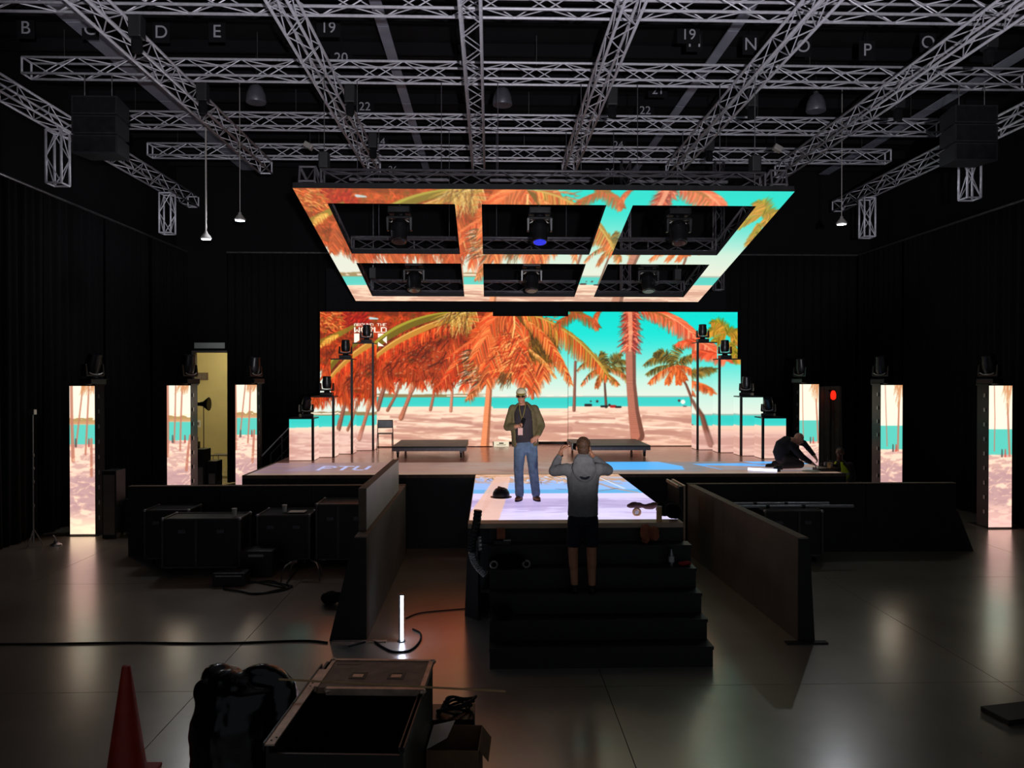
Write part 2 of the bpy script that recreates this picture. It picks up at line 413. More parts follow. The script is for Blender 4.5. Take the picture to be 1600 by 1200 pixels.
def soften(a, n=2):
    for _ in range(n):
        p = np.pad(a, ((1, 1), (1, 1), (0, 0)), 'edge')
        a = (p[:-2, 1:-1]+p[2:, 1:-1]+p[1:-1, :-2]+p[1:-1, 2:]+2*a)/6
    return a
def grade(a, g=1.17, sat=1.12):
    a = 255*(np.clip(a, 0, 255)/255)**g; l = a.mean(-1, keepdims=True); return np.clip(l+(a-l)*sat, 0, 255)
def paint_beach():
    cv = Canvas(498, 484, 1156, 702, 2.0); X = cv.X[None, :]+0*cv.Y[:, None]; Y = cv.Y[:, None]+0*X
    t = np.clip((Y-487)/134, 0, 1)[..., None]
    st = np.array([[14, 208, 198], [40, 212, 202], [120, 218, 208], [196, 228, 216], [226, 230, 218]], float)
    pos = [0, 0.25, 0.5, 0.78, 1.0]
    for i in range(3): cv.a[..., i] = np.interp(t[..., 0], pos, st[:, i])
    warm = np.clip((820-X)/260, 0, 1)[..., None]*np.clip(t*1.2, 0, 1)
    cv.a += (np.array([226, 230, 220])-cv.a)*warm*0.8
    # low land and white buildings on the far shore
    lx = np.clip((770-X)/40, 0, 1)
    n = noise(cv.h, cv.w, 5, 24, 5)
    cv.mixin(((Y > 617.5-2.5*n) & (Y < 622.5))*lx, (150, 132, 96))
    cv.mixin(((Y > 617+1.5*n) & (Y < 620) & (n > 0.55))*np.clip((980-X)/30, 0, 1), (246, 236, 222))
    cv.mixin(((Y > 619.5) & (Y < 622.5) & (X > 770))*0.8, (150, 170, 160))
    sea = (Y > 621.5) & (Y < 637+3*np.clip((640-X)/140, 0, 1)+np.where((X > 770) & (X < 888), 2, 0))
    cv.mixin(sea*1.0, (78, 200, 192)); cv.mixin(sea*np.clip((Y-630)/9, 0, 1)*0.5, (120, 214, 205))
    # sand with shadow streaks
    sand = Y >= 636+3*np.clip((640-X)/140, 0, 1)+np.where((X > 770) & (X < 888), 2, 0)
    cv.mixin(sand*1.0, (246, 217, 196))
    cv.mixin(sand*np.clip((X-900)/140, 0, 1)*0.35, (226, 186, 168))
    s1 = fbm(cv.h, cv.w, 9, 90, 21); s2 = fbm(cv.h, cv.w, 5, 46, 31)
    a1 = np.clip((s1-0.46)/0.14, 0, 1)*np.clip((Y-646)/8, 0, 1)
    cv.mixin(sand*a1*0.75, (192, 146, 130))
    a2 = np.clip((s2-0.53)/0.12, 0, 1)*np.clip((Y-640)/6, 0, 1)
    cv.mixin(sand*a2*0.6, (200, 156, 140))
    cv.mixin(sand*np.clip((Y-686)/14, 0, 1)*0.35, (214, 164, 142))
    for (p, q, w) in [((610, 652), (735, 662), 5), ((620, 668), (745, 676), 5), ((690, 655), (760, 668), 4), ((600, 684), (700, 690), 4), ((775, 668), (890, 672), 10), ((900, 662), (980, 668), 6), ((1005, 652), (1090, 660), 7), ((1010, 676), (1090, 682), 9), ((895, 682), (985, 690), 8), ((895, 652), (960, 655), 3)]:
        cv.stroke(p, q, w*0.7, w, (188, 144, 130), 0.75)
    for (p, q, w) in [((905, 660), (960, 662), 2), ((1000, 668), (1080, 671), 2.5), ((620, 660), (700, 665), 1.5), ((780, 684), (850, 694), 4)]:
        cv.stroke(p, q, w, w*0.5, (255, 234, 214), 0.9)
    # far trunks
    trunk(cv, [(607, 585), (600, 605), (589, 640)], [6, 6, 8], (166, 112, 92))
    trunk(cv, [(628, 590), (618, 618), (605, 642)], [3.5, 4, 5], (172, 116, 92))
    trunk(cv, [(650, 572), (641, 600), (640, 612)], [4, 4, 5], (228, 176, 146))
    trunk(cv, [(661, 580), (641, 615), (633, 636), (626, 654)], [5, 6, 6, 8], (196, 132, 106))
    trunk(cv, [(683, 592), (677, 618), (672, 641)], [4, 4, 5], (190, 128, 102))
    trunk(cv, [(707, 582), (706, 615), (704, 643)], [4, 4, 5], (214, 152, 126))
    trunk(cv, [(899, 566), (898, 605), (897, 642)], [4, 4, 5], (156, 108, 92))
    trunk(cv, [(832, 540), (834, 585), (832, 622)], [5, 5, 5], (206, 116, 76))
    trunk(cv, [(944, 580), (945, 605), (947, 637)], [3, 3, 4], (120, 86, 72))
    trunk(cv, [(1062, 585), (1072, 602), (1080, 622), (1084, 645), (1088, 664)], [3.5, 3.5, 4, 5, 6], (140, 92, 74))
    # little palms to the right
    OL = [(96, 84, 34), (130, 108, 46), (70, 64, 28), (150, 120, 56)]; OR = [(206, 106, 56), (226, 136, 76), (180, 84, 42)]
    for (a, b, c, lo) in [((945, 580), (925, 552), (902, 580), 1), ((945, 578), (935, 548), (912, 560), 0), ((945, 578), (962, 552), (970, 556), 0), ((945, 580), (965, 562), (978, 566), 0), ((945, 580), (968, 570), (982, 600), 1), ((945, 580), (928, 572), (908, 604), 1), ((945, 582), (955, 590), (966, 602), 1), ((945, 580), (936, 588), (932, 606), 1), ((945, 576), (945, 556), (938, 552), 0), ((945, 578), (980, 572), (985, 580), 0)]:
        frond(cv, a, b, c, 26, 9, OL if not lo else OR+OL, OR if lo else None, 0.8, 1.5)
    for (a, b, c, lo) in [((1053, 570), (1030, 548), (1006, 572), 0), ((1053, 570), (1035, 540), (1022, 556), 0), ((1053, 572), (1030, 570), (1010, 586), 0), ((1055, 572), (1032, 580), (1014, 600), 1), ((1053, 566), (1050, 540), (1082, 530), 0), ((1055, 572), (1075, 556), (1092, 556), 0), ((1055, 574), (1046, 585), (1042, 600), 1), ((1055, 574), (1062, 588), (1060, 600), 1), ((1055, 572), (1078, 572), (1090, 590), 1), ((1055, 572), (1064, 580), (1072, 594), 1)]:
        frond(cv, a, b, c, 30, 10, OL if not lo else OR, None, 0.8, 1.7)
    for (a, b, c) in [((1135, 520), (1120, 505), (1104, 525)), ((1135, 520), (1128, 500), (1112, 505)), ((1135, 520), (1145, 505), (1150, 540)), ((1135, 522), (1120, 525), (1108, 545)), ((1135, 522), (1150, 515), (1156, 520)), ((1138, 535), (1150, 540), (1152, 575))]:
        frond(cv, a, b, c, 34, 13, [(150, 142, 40), (180, 150, 60), (110, 104, 30)], [(196, 140, 60)], 0.7, 1.8)
    # people on the beach
    for (x, y, w, h, c) in [(919, 634, 12, 4, (40, 34, 36)), (923, 628, 2.5, 8, (60, 44, 40)), (933, 628, 4, 9, (70, 56, 52)), (944, 636, 12, 3, (30, 30, 34)), (958, 636, 10, 4, (170, 30, 26)), (952, 634, 4, 4, (60, 36, 36)), (966, 637, 10, 3, (44, 34, 34)), (1061, 627, 4, 8, (96, 60, 56)), (1067, 629, 7, 8, (250, 236, 226)), (1070, 636, 6, 2, (120, 110, 110))]:
        cv.stroke((x-w/2+h/2 if w > h else x, y), (x+w/2-h/2 if w > h else x, y), min(w, h), min(w, h), c)
    # left foliage mass
    RD = [(124, 36, 16), (150, 52, 18), (176, 62, 26), (202, 80, 40), (140, 66, 22), (110, 52, 20)]
    ORG = [(244, 150, 92), (234, 112, 62), (250, 180, 120), (216, 90, 48), (196, 70, 34), (232, 128, 72)]
    GO = [(214, 178, 106), (236, 208, 148), (190, 150, 74), (160, 128, 58)]
    edge = [(498, 484), (775, 484), (775, 540), (760, 566), (735, 588), (705, 598), (690, 604), (672, 592), (650, 598), (622, 596), (604, 590), (585, 592), (560, 602), (545, 596), (520, 584), (498, 570)]
    m = cv.polymask(edge); f1 = fbm(cv.h, cv.w, 14, 22, 51); f2 = fbm(cv.h, cv.w, 5, 9, 61)
    cv.mixin(m, (160, 62, 24))
    cv.mixin(m*np.clip((f1-0.5)/0.1, 0, 1)*0.8, (120, 52, 18)); cv.mixin(m*np.clip((f2-0.55)/0.08, 0, 1)*0.7, (206, 92, 48))
    cv.mixin(m*np.clip((0.4-f1)/0.1, 0, 1)*0.6, (126, 88, 34))
    for k in range(900):
        x = rng.uniform(500, 772); yb = np.interp(x, [500, 545, 600, 650, 690, 735, 772], [572, 592, 588, 592, 598, 584, 540]); y = rng.uniform(492, yb)
        ang = PI/2+rng.normal(0.35, 0.5)*(1 if x < 700 else 0.6); l = rng.uniform(5, 14)
        cv.stroke((x, y), (x+l*math.cos(ang), y+l*math.sin(ang)), 1.5, 0.5, pick(RD+ORG[3:5]), 0.8)
    for k in range(420):
        i = int(rng.integers(2, 15)); t = rng.random(); x = edge[i][0]*(1-t)+edge[i+1 if i < 15 else i][0]*t; y = edge[i][1]*(1-t)+edge[i+1 if i < 15 else i][1]*t
        l = rng.uniform(6, 20); a = PI/2+rng.normal(.25, .35); cv.stroke((x, y-5), (x+l*math.cos(a), y-5+l*math.sin(a)), 2.2, .4, pick(RD+ORG[3:]))
    for (a, b, c) in [((575, 545), (600, 560), (612, 612)), ((600, 550), (640, 560), (662, 606)), ((640, 545), (610, 560), (590, 604)), ((660, 545), (690, 560), (700, 606)), ((700, 530), (670, 550), (655, 590)), ((540, 530), (520, 560), (505, 590)), ((560, 535), (545, 570), (548, 606)), ((720, 520), (690, 560), (680, 612))]:
        frond(cv, a, b, c, 100, 20, RD+[(186, 76, 36)], [(190, 82, 42), (206, 100, 56)], 1.1, 1.15)
    for k in range(70):
        x, y = rng.uniform(600, 690), rng.uniform(530, 585); cv.stroke((x, y), (x+rng.uniform(1, 5), y+rng.uniform(-2, 2)), 1.2, .6, pick([(226, 190, 150), (206, 150, 110), (200, 206, 196)]), .7)
    for k in range(120):
        x, y = rng.uniform(585, 700), rng.uniform(515, 570); l = rng.uniform(10, 26); a = 2.4+rng.normal(0, .25); cv.stroke((x, y), (x+l*math.cos(a), y+l*math.sin(a)), 2.4, .5, pick([(96, 30, 14), (80, 34, 14), (120, 44, 18)]), .6)
    shade = np.where(cv.polymask(edge) > 0, .70+.52*fbm(cv.h, cv.w, 30, 44, 71), 1.0)[..., None]; cv.a *= np.minimum(shade, 1.08)
    # upper left detail: crimson clump, pale fronds, olive
    for k in range(160):
        x, y = rng.uniform(536, 578), rng.uniform(487, 508); cv.stroke((x, y), (x-rng.uniform(3, 9), y+rng.uniform(2, 7)), 1.6, .5, pick([(160, 30, 22), (190, 54, 30), (120, 24, 16)]))
    for k in range(140):
        x, y = rng.uniform(500, 535), rng.uniform(488, 520); cv.stroke((x, y), (x+rng.uniform(-6, 10), y+rng.uniform(-3, 6)), 1.6, .5, pick([(222, 108, 56), (204, 92, 44), (160, 108, 44), (232, 150, 90)]))
    cv.line([(500, 535), (530, 522), (556, 508)], [8, 9, 5], (138, 124, 46), 0.8)
    frond(cv, (530, 523), (515, 528), (500, 542), 26, 7, [(236, 190, 100), (210, 150, 70)], None, 0.3, 1.3)
    cv.stroke((578, 497), (590, 498), 4, 2, (190, 214, 220))
    # arching olive and gold blades
    P = [bez((560, 566), (604, 498), (702, 487), k/16) for k in range(17)]
    cv.line([(x, y+5) for x, y in P], [3+0.75*min(k, 16-k)+5 for k in range(17)], (120, 104, 36))
    cv.line(P, [2+0.3*min(k, 16-k) for k in range(17)], (168, 160, 66))
    P = [bez((556, 590), (606, 524), (708, 497), k/16) for k in range(17)]
    cv.line([(x, y+2) for x, y in P], [4+0.9*min(k, 16-k) for k in range(17)], (190, 140, 66)); cv.line([(x, y-3) for x, y in P], [2]*17, (226, 184, 108))
    for k in range(240):
        t = rng.random(); x, y = bez((556, 592), (606, 532), (712, 503), t); cv.stroke((x, y), (x+rng.uniform(-4, 2), y+rng.uniform(6, 20)), 1.7, .5, pick(ORG[3:]+RD[2:4]))
    # central palm: gold frond on the left, orange crown
    trunk(cv, [(768, 540), (766, 580), (763, 625), (760, 665), (757, 704)], [8, 8.5, 10, 11.5, 14], (240, 160, 118), 0.66)
    for k in range(190):
        a = rng.uniform(0.45, 1.25)*PI*0.75; x0, y0 = 728+rng.uniform(-26, 16), 484+rng.uniform(0, 6); l = rng.uniform(18, 46)
        cv.stroke((x0, y0), (x0+l*math.cos(a)*0.8, y0+l*math.sin(a)*0.95), 1.5, .5, pick(GO if rng.random() < 0.75 else [(96, 70, 34), (150, 96, 46)]))
    for (b, c, n, ln) in [((745, 525), (690, 600), 70, 20), ((750, 545), (722, 610), 60, 18), ((775, 510), (700, 560), 70, 18), ((765, 560), (732, 625), 40, 15)]:
        frond(cv, (778, 508), b, c, int(n*1.7), ln*1.35, ORG+[(170, 50, 30)], RD[2:4], 0.8, 1.05)
    for k in range(130):
        x, y = rng.uniform(728, 762), rng.uniform(545, 600); l = rng.uniform(10, 22)
        cv.stroke((x, y), (x-l*0.85, y+l*rng.uniform(0.1, 0.75)), 1.4, .4, pick([(84, 58, 34), (120, 84, 46), (196, 150, 92), (60, 48, 34), (222, 216, 196)]))
    frond(cv, (770, 570), (752, 606), (728, 626), 36, 9, [(206, 122, 70), (150, 92, 50), (226, 160, 110)], None, 0.4, 1.3)
    cv.poly([(760, 487), (842, 487), (868, 520), (872, 560), (850, 572), (834, 600), (800, 590), (772, 590), (740, 570), (735, 520)], (196, 92, 44), .92)
    for k in range(420):
        x, y = rng.uniform(742, 868), rng.uniform(490, 572); a = math.atan2(y-486, x-800)+rng.normal(0, .3); l = rng.uniform(8, 20)
        cv.stroke((x, y), (x+l*math.cos(a), y+l*math.sin(a)), 1.5, .5, pick(ORG+RD[2:5]), .85)
    fan = [((800, 490), (806, 520), (802, 545)), ((800, 490), (830, 500), (828, 560)), ((800, 490), (780, 520), (776, 560)), ((800, 490), (818, 530), (812, 580)), ((800, 490), (790, 540), (794, 590)), ((800, 490), (842, 540), (834, 610))]
    cv.poly([(770, 488), (800, 484), (826, 522), (833, 560), (828, 590), (806, 582), (790, 596), (772, 584), (764, 540)], (232, 120, 68))
    fan += [((800, 490), (850, 520), (850, 590)), ((800, 490), (770, 540), (760, 600)), ((800, 490), (812, 540), (822, 604)), ((800, 490), (770, 500), (742, 560)), ((800, 488), (780, 486), (765, 510))]
    for (a, b, c) in fan: frond(cv, a, b, c, 150, 32, ORG, [(206, 74, 36), (240, 140, 80), (90, 52, 30)], 0.8, 1.05)
    cv.line([(803, 494), (804, 510), (800, 530)], [2.4, 2.4, 1.5], (255, 206, 140))
    for k in range(150):
        a = rng.uniform(0.55, 0.95)*PI; x0, y0 = rng.uniform(775, 832), rng.uniform(520, 586); l = rng.uniform(10, 24)
        cv.stroke((x0, y0), (x0+l*math.cos(a), y0+l*math.sin(a)*0.75), 1.4, .4, pick([(255, 196, 130), (246, 156, 96), (200, 74, 40), (140, 60, 30)]))
    for k in range(46):
        x0, y0 = rng.uniform(782, 800), rng.uniform(580, 596); cv.stroke((x0, y0), (x0-rng.uniform(0, 12), y0+rng.uniform(8, 18)), 1.5, .4, pick([(120, 84, 44), (180, 110, 56), (90, 60, 36)]))
    # crown to the right of it: long drooping frond
    cv.poly([(800, 487), (836, 500), (862, 515), (872, 540), (868, 565), (846, 568), (834, 560), (828, 520)], (106, 78, 28))
    for k in range(240):
        x, y = rng.uniform(826, 872), rng.uniform(500, 562); cv.stroke((x, y), (x+rng.uniform(-2, 8), y+rng.uniform(6, 16)), 1.6, .5, pick([(96, 68, 24), (128, 96, 36), (74, 52, 22), (156, 112, 46)]))
    for (a, b, c, n, ln, cs, lo) in [((812, 488), (890, 500), (950, 590), 150, 27, [(150, 124, 48), (186, 146, 66), (120, 98, 36), (206, 160, 84)], [(226, 120, 62), (190, 70, 34), (236, 150, 86)]), ((820, 500), (860, 520), (892, 600), 80, 18, [(236, 160, 96), (206, 120, 60), (190, 80, 40)], None), ((826, 545), (850, 560), (868, 590), 30, 7, [(236, 176, 110), (196, 130, 70)], None)]:
        frond(cv, a, b, c, n, ln, cs, lo, 1.0, 1.7)
    cv.line([bez((812, 488), (890, 500), (950, 588), k/12) for k in range(13)], [2.2]*12+[1], (200, 168, 92))
    frond(cv, (912, 486), (880, 496), (868, 512), 40, 12, [(130, 92, 44), (190, 86, 48), (160, 120, 56)], None, 0.6, 1.5)
    frond(cv, (888, 484), (915, 492), (936, 512), 44, 13, [(140, 112, 50), (176, 104, 56), (196, 84, 50)], None, 0.6, 1.5)
    frond(cv, (940, 484), (925, 492), (932, 516), 26, 8, [(206, 110, 66), (176, 84, 50)], None, 0.6, 1.4)
    # big pale trunk with a fibrous skirt
    trunk(cv, [(985, 484), (985, 550), (986, 600), (990, 645), (996, 682)], [17, 16, 15, 17, 22], (186, 126, 106), 0.66)
    for k in range(420):
        y = rng.uniform(484, 546); sgn = rng.choice([-1, 1]); x = 985+sgn*rng.uniform(0, 9); l = rng.uniform(7, 16)
        cv.stroke((x, y), (x+sgn*l*rng.uniform(0.3, 0.95), y+l*rng.uniform(0.2, 0.9)), 1.4, .4, pick([(206, 100, 70), (236, 150, 120), (170, 66, 50), (120, 50, 44)] if sgn < 0 or y < 520 else [(120, 50, 50), (170, 80, 70), (226, 140, 116)]))
    cv.line([(984, 486), (985, 520), (984, 548)], [7, 7, 4], (240, 170, 136), 0.75)
    # coral frond at top right
    frond(cv, (1000, 486), (1056, 482), (1100, 544), 130, 24, [(236, 116, 78), (246, 150, 112), (206, 84, 54)], [(236, 150, 120), (200, 90, 62)], 0.75, 1.6, True, 1.0, (250, 180, 140))
    frond(cv, (1010, 486), (1030, 488), (1052, 505), 40, 14, [(226, 120, 84), (160, 110, 60)], None, 0.8, 1.4)
    frond(cv, (1108, 536), (1080, 530), (1056, 540), 40, 11, [(226, 100, 66), (200, 84, 50), (240, 140, 100)], None, 0.5, 1.5)
    cv.a = grade(soften(cv.a, 3))
    plain = cv.a.copy()
    # title block
    wh = (250, 238, 222)
    text(cv, 'AROUND THE', 553, 505, 604, 509.6, wh); text(cv, 'WORLD', 553, 511, 605, 519.5, wh)
    cv.poly([(553, 521), (561, 521), (561, 532), (553, 537)], wh); cv.poly([(571, 521), (581, 521), (576, 530)], wh)
    cv.poly([(590, 521), (600, 521), (590, 528)], wh); cv.poly([(604, 525), (604, 537), (597, 531)], wh); cv.poly([(590, 534), (600, 541), (590, 541)], wh)
    pl = Canvas(498, 484, 1156, 702, 2.0); pl.a = plain
    return cv, pl
BEACH, BEACH_PLAIN = paint_beach()
def paint_tower(seed, mirror=False, bright=1.0):
    """narrow strip of the same beach: sky, far shore, sea, shaded sand, leaning trunks (42 x 234 units)"""
    cv = Canvas(0, 0, 42, 234, 3.0); X = cv.X[None, :]+0*cv.Y[:, None]; Y = cv.Y[:, None]+0*X
    r = np.random.default_rng(seed)
    cv.a[:] = (240, 234, 214); cv.mixin(np.clip((60-Y)/60, 0, 1)*0.4, (206, 226, 214))
    n = noise(cv.h, cv.w, 8, 20, seed)
    if not mirror:
        cv.mixin(((Y > 48+6*n) & (Y < 60))*1.0, (168, 142, 92)); cv.mixin(((Y > 44+5*n) & (Y < 50) & (n > .5))*1.0, (250, 226, 200))
        cv.mixin(((Y > 56) & (Y < 62))*0.7, (196, 150, 110))
    sea0, sea1 = (61, 92) if not mirror else (72, 114)
    cv.mixin(((Y > sea0) & (Y < sea1))*1.0, (86, 194, 182)); cv.mixin((Y >= sea1)*1.0, (240, 206, 186))
    f = fbm(cv.h, cv.w, 26, 60, seed+3); g = fbm(cv.h, cv.w, 12, 40, seed+9)
    sand = (Y >= sea1)
    cv.mixin(sand*np.clip((g-0.46)/0.08, 0, 1)*0.65, (178, 142, 140))
    cv.mixin(sand*np.clip((Y-132)/14, 0, 1)*np.clip((215-Y)/26, 0, 1)*np.clip((f-0.3)/0.12, 0, 1)*0.85, (176, 142, 146))
    cv.mixin(np.clip((Y-195)/30, 0, 1)*0.75, (255, 232, 200) if not mirror else (226, 182, 178))
    TR = [(3, 0, 2, 118, 6), (19, 0, 12, 96, 3), (30, 0, 27, 108, 3.4), (40, 84, 34, 142, 5)] if not mirror else [(6, 0, 10, 108, 2), (37, 30, 37, 116, 4)]
    for (x0, y0, x1, y1, w) in TR:
        x0 += r.uniform(-4, 4); x1 += r.uniform(-4, 4); cv.line([(x0, y0), ((x0+x1)/2+r.uniform(-1, 1), (y0+y1)/2), (x1, y1)], [w*.8, w*.9, w], (176, 116, 96), 0.9)
    for k in range(26):
        x = r.uniform(26, 42) if mirror else r.uniform(20, 42); cv.stroke((x, 0), (x+r.uniform(-9, 3), r.uniform(8, 16+(50 if mirror else 0)*max(0, (x-28)/14))), 1.5, .5, (196, 140, 96), .8)
    for (x, c) in ([(10, (60, 70, 70)), (32, (150, 60, 56))] if not mirror else [(24, (70, 70, 70)), (30, (190, 70, 60))]):
        cv.stroke((x, sea1-8), (x, sea1+3), 2.5, 3.5, c, .8)
    for k in range(30):
        x, y = r.uniform(0, 42), r.uniform(sea1+6, 190); l = r.uniform(4, 12); a = r.uniform(-.9, .4)
        cv.stroke((x, y), (x+l*math.cos(a), y+l*math.sin(a)*1.4), 1.2, .4, (250, 214, 184), .75)
    cv.a = soften(cv.a, 3)*np.array([.95, .92, .90])
    return cv
def paint_runway():
    """u across 0-100, v from far 0 to near 100"""
    cv = Canvas(0, 0, 100, 100, 3.0); X = cv.X[None, :]+0*cv.Y[:, None]; Y = cv.Y[:, None]+0*X
    cv.a[:] = (140, 186, 255); f = fbm(cv.h, cv.w, 8, 14, 77)
    cv.mixin(np.clip((16-Y)/12, 0, 1), (226, 180, 150)); cv.mixin(np.clip((f-0.45)/0.1, 0, 1)*np.clip((34-Y)/16, 0, 1)*0.9, (196, 146, 112))
    cv.mixin(((Y > 42) & (Y < 51))*1.0, (84, 174, 232)); cv.mixin((Y > 51)*1.0, (222, 210, 255))
    g = fbm(cv.h, cv.w, 10, 50, 78)
    cv.mixin((Y > 62)*np.clip((g-0.5)/0.07, 0, 1)*0.6, (178, 160, 206)); cv.mixin(((Y > 66) & (Y < 79))*0.55, (168, 150, 200))
    cv.mixin(((Y > 90))*0.7, (232, 222, 255))
    for k in range(150):
        x, y = rng.uniform(2, 80), rng.uniform(4, 24); l = rng.uniform(4, 11)
        cv.stroke((x, y), (x+l*rng.uniform(-.9, .9), y+l*.7), 1.0, .4, pick([(206, 150, 108), (236, 190, 150), (150, 110, 84), (190, 206, 250)]))
    cv.poly([(14, 6), (24, 6), (18, 70), (14, 100), (0, 100), (0, 88)], (236, 190, 170), .85)
    for k in range(40):
        y = 10+k*2.3; cv.stroke((24-y*.2, y), (14-y*.1, y+1), .8, .8, (206, 150, 130), .5)
    cv.line([(70, 8), (86, 40), (97, 50)], [2, 3, 2], (170, 150, 150)); cv.line([(84, 10), (92, 40)], [1, 2], (206, 226, 255))
    cv.stroke((88, 40), (74, 47), 1.6, .8, (120, 110, 120)); cv.stroke((50, 41), (56, 42), 1, 1, (90, 90, 110))
    return cv
def paint_strip():
    """stage-front video floor: u 0-110 (decimetres), v 0 far - 20 near"""
    cv = Canvas(0, 0, 110, 20, 6.0); X = cv.X[None, :]+0*cv.Y[:, None]; Y = cv.Y[:, None]+0*X
    cv.a[:] = (176, 134, 124); f = fbm(cv.h, cv.w, 20, 60, 91); g = fbm(cv.h, cv.w, 10, 30, 93)
    cv.mixin(np.clip((26-X)/26, 0, 1)*0.7, (176, 146, 176)); cv.mixin(np.clip((g-.5)/.1, 0, 1)*.4, (206, 160, 140))
    cv.mixin(np.clip((X-30)/10, 0, 1)*np.clip((62-X)/10, 0, 1)*np.clip((f-.42)/.1, 0, 1)*.5, (214, 190, 176))
    bl = np.clip((f-0.40)/0.06, 0, 1)*np.clip((X-62)/4, 0, 1)
    cv.mixin(bl*(Y < 17)*.25, (64, 178, 250))
    cv.poly([(68, 0), (80, 0), (83, 8), (82, 14), (66, 14), (66, 6)], (60, 176, 252)); cv.poly([(86, 4), (97, 3), (104, 10), (98, 15), (89, 14)], (70, 170, 250)); cv.poly([(98, 0), (112, 0), (112, 5), (99, 4)], (64, 176, 255))
    for k in range(60):
        x = 88+k*.28; cv.stroke((x, 7+.05*k), (x+1.6, 14+.03*k), .35, .2, (206, 160, 150), .9)
    cv.poly([(8, 3), (15, 3), (12, 14), (5, 14)], (176, 160, 206), .5)
    text(cv, 'PTU', 11, 6, 21, 13, (178, 190, 246))
    for k in range(40):
        x, y = rng.uniform(40, 62), rng.uniform(2, 12); cv.stroke((x, y), (x+rng.uniform(1, 4), y+rng.uniform(-1, 1)), .6, .2, (206, 206, 206), .5)
    cv.mixin((Y > 17.6)*1.0, (186, 152, 132))
    return cv
RUNWAY, STRIP = paint_runway(), paint_strip()
RUNWAY.a *= .94; STRIP.a *= np.where(STRIP.a[..., 2:] > 225, .9, .70)

def screen(name, p0, pu, pv, nx, ny, fn, parent, m='video_wall', world=True):
    """grid of coloured points: p0 top-left, pu top-right, pv bottom-left; fn(u,v)->sRGB"""
    p0, pu, pv = np.array(p0), np.array(pu), np.array(pv)
    u, v = np.meshgrid(np.linspace(0, 1, nx+1), np.linspace(0, 1, ny+1))
    P = p0 + u[..., None]*(pu-p0) + v[..., None]*(pv-p0)
    if world and parent is not None: P = P - np.array(parent.location)
    me = bpy.data.meshes.new(name)
    i = np.arange(ny)[:, None]*(nx+1)+np.arange(nx)[None, :]
    F = np.stack([i, i+nx+1, i+nx+2, i+1], -1).reshape(-1, 4)
    nv, nf = P.reshape(-1, 3).shape[0], F.shape[0]
    me.vertices.add(nv); me.vertices.foreach_set('co', P.reshape(-1))
    me.loops.add(nf*4); me.loops.foreach_set('vertex_index', F.reshape(-1).astype(np.int32))
    me.polygons.add(nf); me.polygons.foreach_set('loop_start', np.arange(0, nf*4, 4, dtype=np.int32))
    me.update(calc_edges=True)
    c = s2l(np.clip(fn(u, v), 0, 255)).reshape(-1, 3)
    a = me.color_attributes.new('video', 'FLOAT_COLOR', 'POINT')
    a.data.foreach_set('color', np.concatenate([c, np.ones((nv, 1))], 1).reshape(-1).astype(np.float32))
    me.materials.append(M[m]); me.validate()
    o = bpy.data.objects.new(name, me); col.objects.link(o)
    if parent is not None: o.parent = parent
    return o
# ---------------------------------------------------------------- the hall
XL, XR, YB, ZC = -9.6, 12.0, 23.9, 9.75
fl = struct('floor', MB().bx(XL, XR, -3, YB, -0.12, -0.012), 'rubber')
tag(fl, 'polished grey concrete floor with sawn joints')
xs = [XL]+[x for x in (-7.14, -2.97, 1.2, 5.37, 9.54)]+[XR]
ys = [-3, -0.44, 3.73, 7.9, 12.07, 16.24, 20.41, YB]
for i in range(len(xs)-1):
    for j in range(len(ys)-1):
        MB().bx(xs[i]+.004, xs[i+1]-.004, ys[j]+.004, ys[j+1]-.004, -0.05, 0).build('slab', 'concrete', fl)
ce = struct('ceiling', MB().bx(XL, XR, -3, YB+.2, ZC, ZC+.2), 'ceiling_dark'); tag(ce, 'black roof deck above the lighting grid')
for k in range(9):
    y = 12.4+1.36*k
    MB().bx(XL, XR, y, y+.08, ZC-.22, ZC).build('joist', 'ceiling_dark', ce)
for (x, w, nm) in ((-7.25, .42, 0), (-1.9, .2, 1), (4.4, .2, 2), (10.3, .3, 3)):
    for j in range(8):
        y0 = 8.0+1.36*j*1.42
        b = MB(); b.bx(x-w/2, x+w/2, y0, y0+1.9, ZC-.30, ZC-.27); b.bx(x-.02, x+.02, y0, y0+1.9, ZC-.27, ZC-.22)
        b.build('roof_beam', 'beam_grey', ce)
struct('wall_left', MB().bx(XL-.2, XL, -3, YB, -.12, ZC), 'wall_dark')
struct('wall_right', MB().bx(XR, XR+.2, -3, YB, -.12, ZC), 'wall_dark')
# back wall with a tall doorway (X -9.1..-7.3, up to 4.03) and a transom light above it
DX0, DX1, DZ = -9.13, -7.25, 4.03
wb = MB(); wb.bx(XL, DX0, YB, YB+.2, -.12, ZC); wb.bx(DX1, XR, YB, YB+.2, -.12, ZC); wb.bx(DX0, DX1, YB, YB+.2, DZ+.28, ZC); wb.bx(DX0, DX1, YB, YB+.2, DZ, DZ+.07)
struct('wall_back', wb, 'wall_dark')
d1 = struct('door_1', MB().bx(DX0-.02, DX0+.06, YB-.03, YB+.21, 0, DZ).bx(DX1-.06, DX1+.02, YB-.03, YB+.21, 0, DZ).bx(DX0+.06, DX1-.06, YB-.03, YB+.21, DZ-.06, DZ), 'grey_board')
tag(d1, 'tall door frame opening to the lit back room')
w1 = struct('window_1', MB().bx(DX0+.03, DX1-.9, YB+.06, YB+.1, DZ+.07, DZ+.25), 'transom'); tag(w1, 'pale transom pane above the doorway')
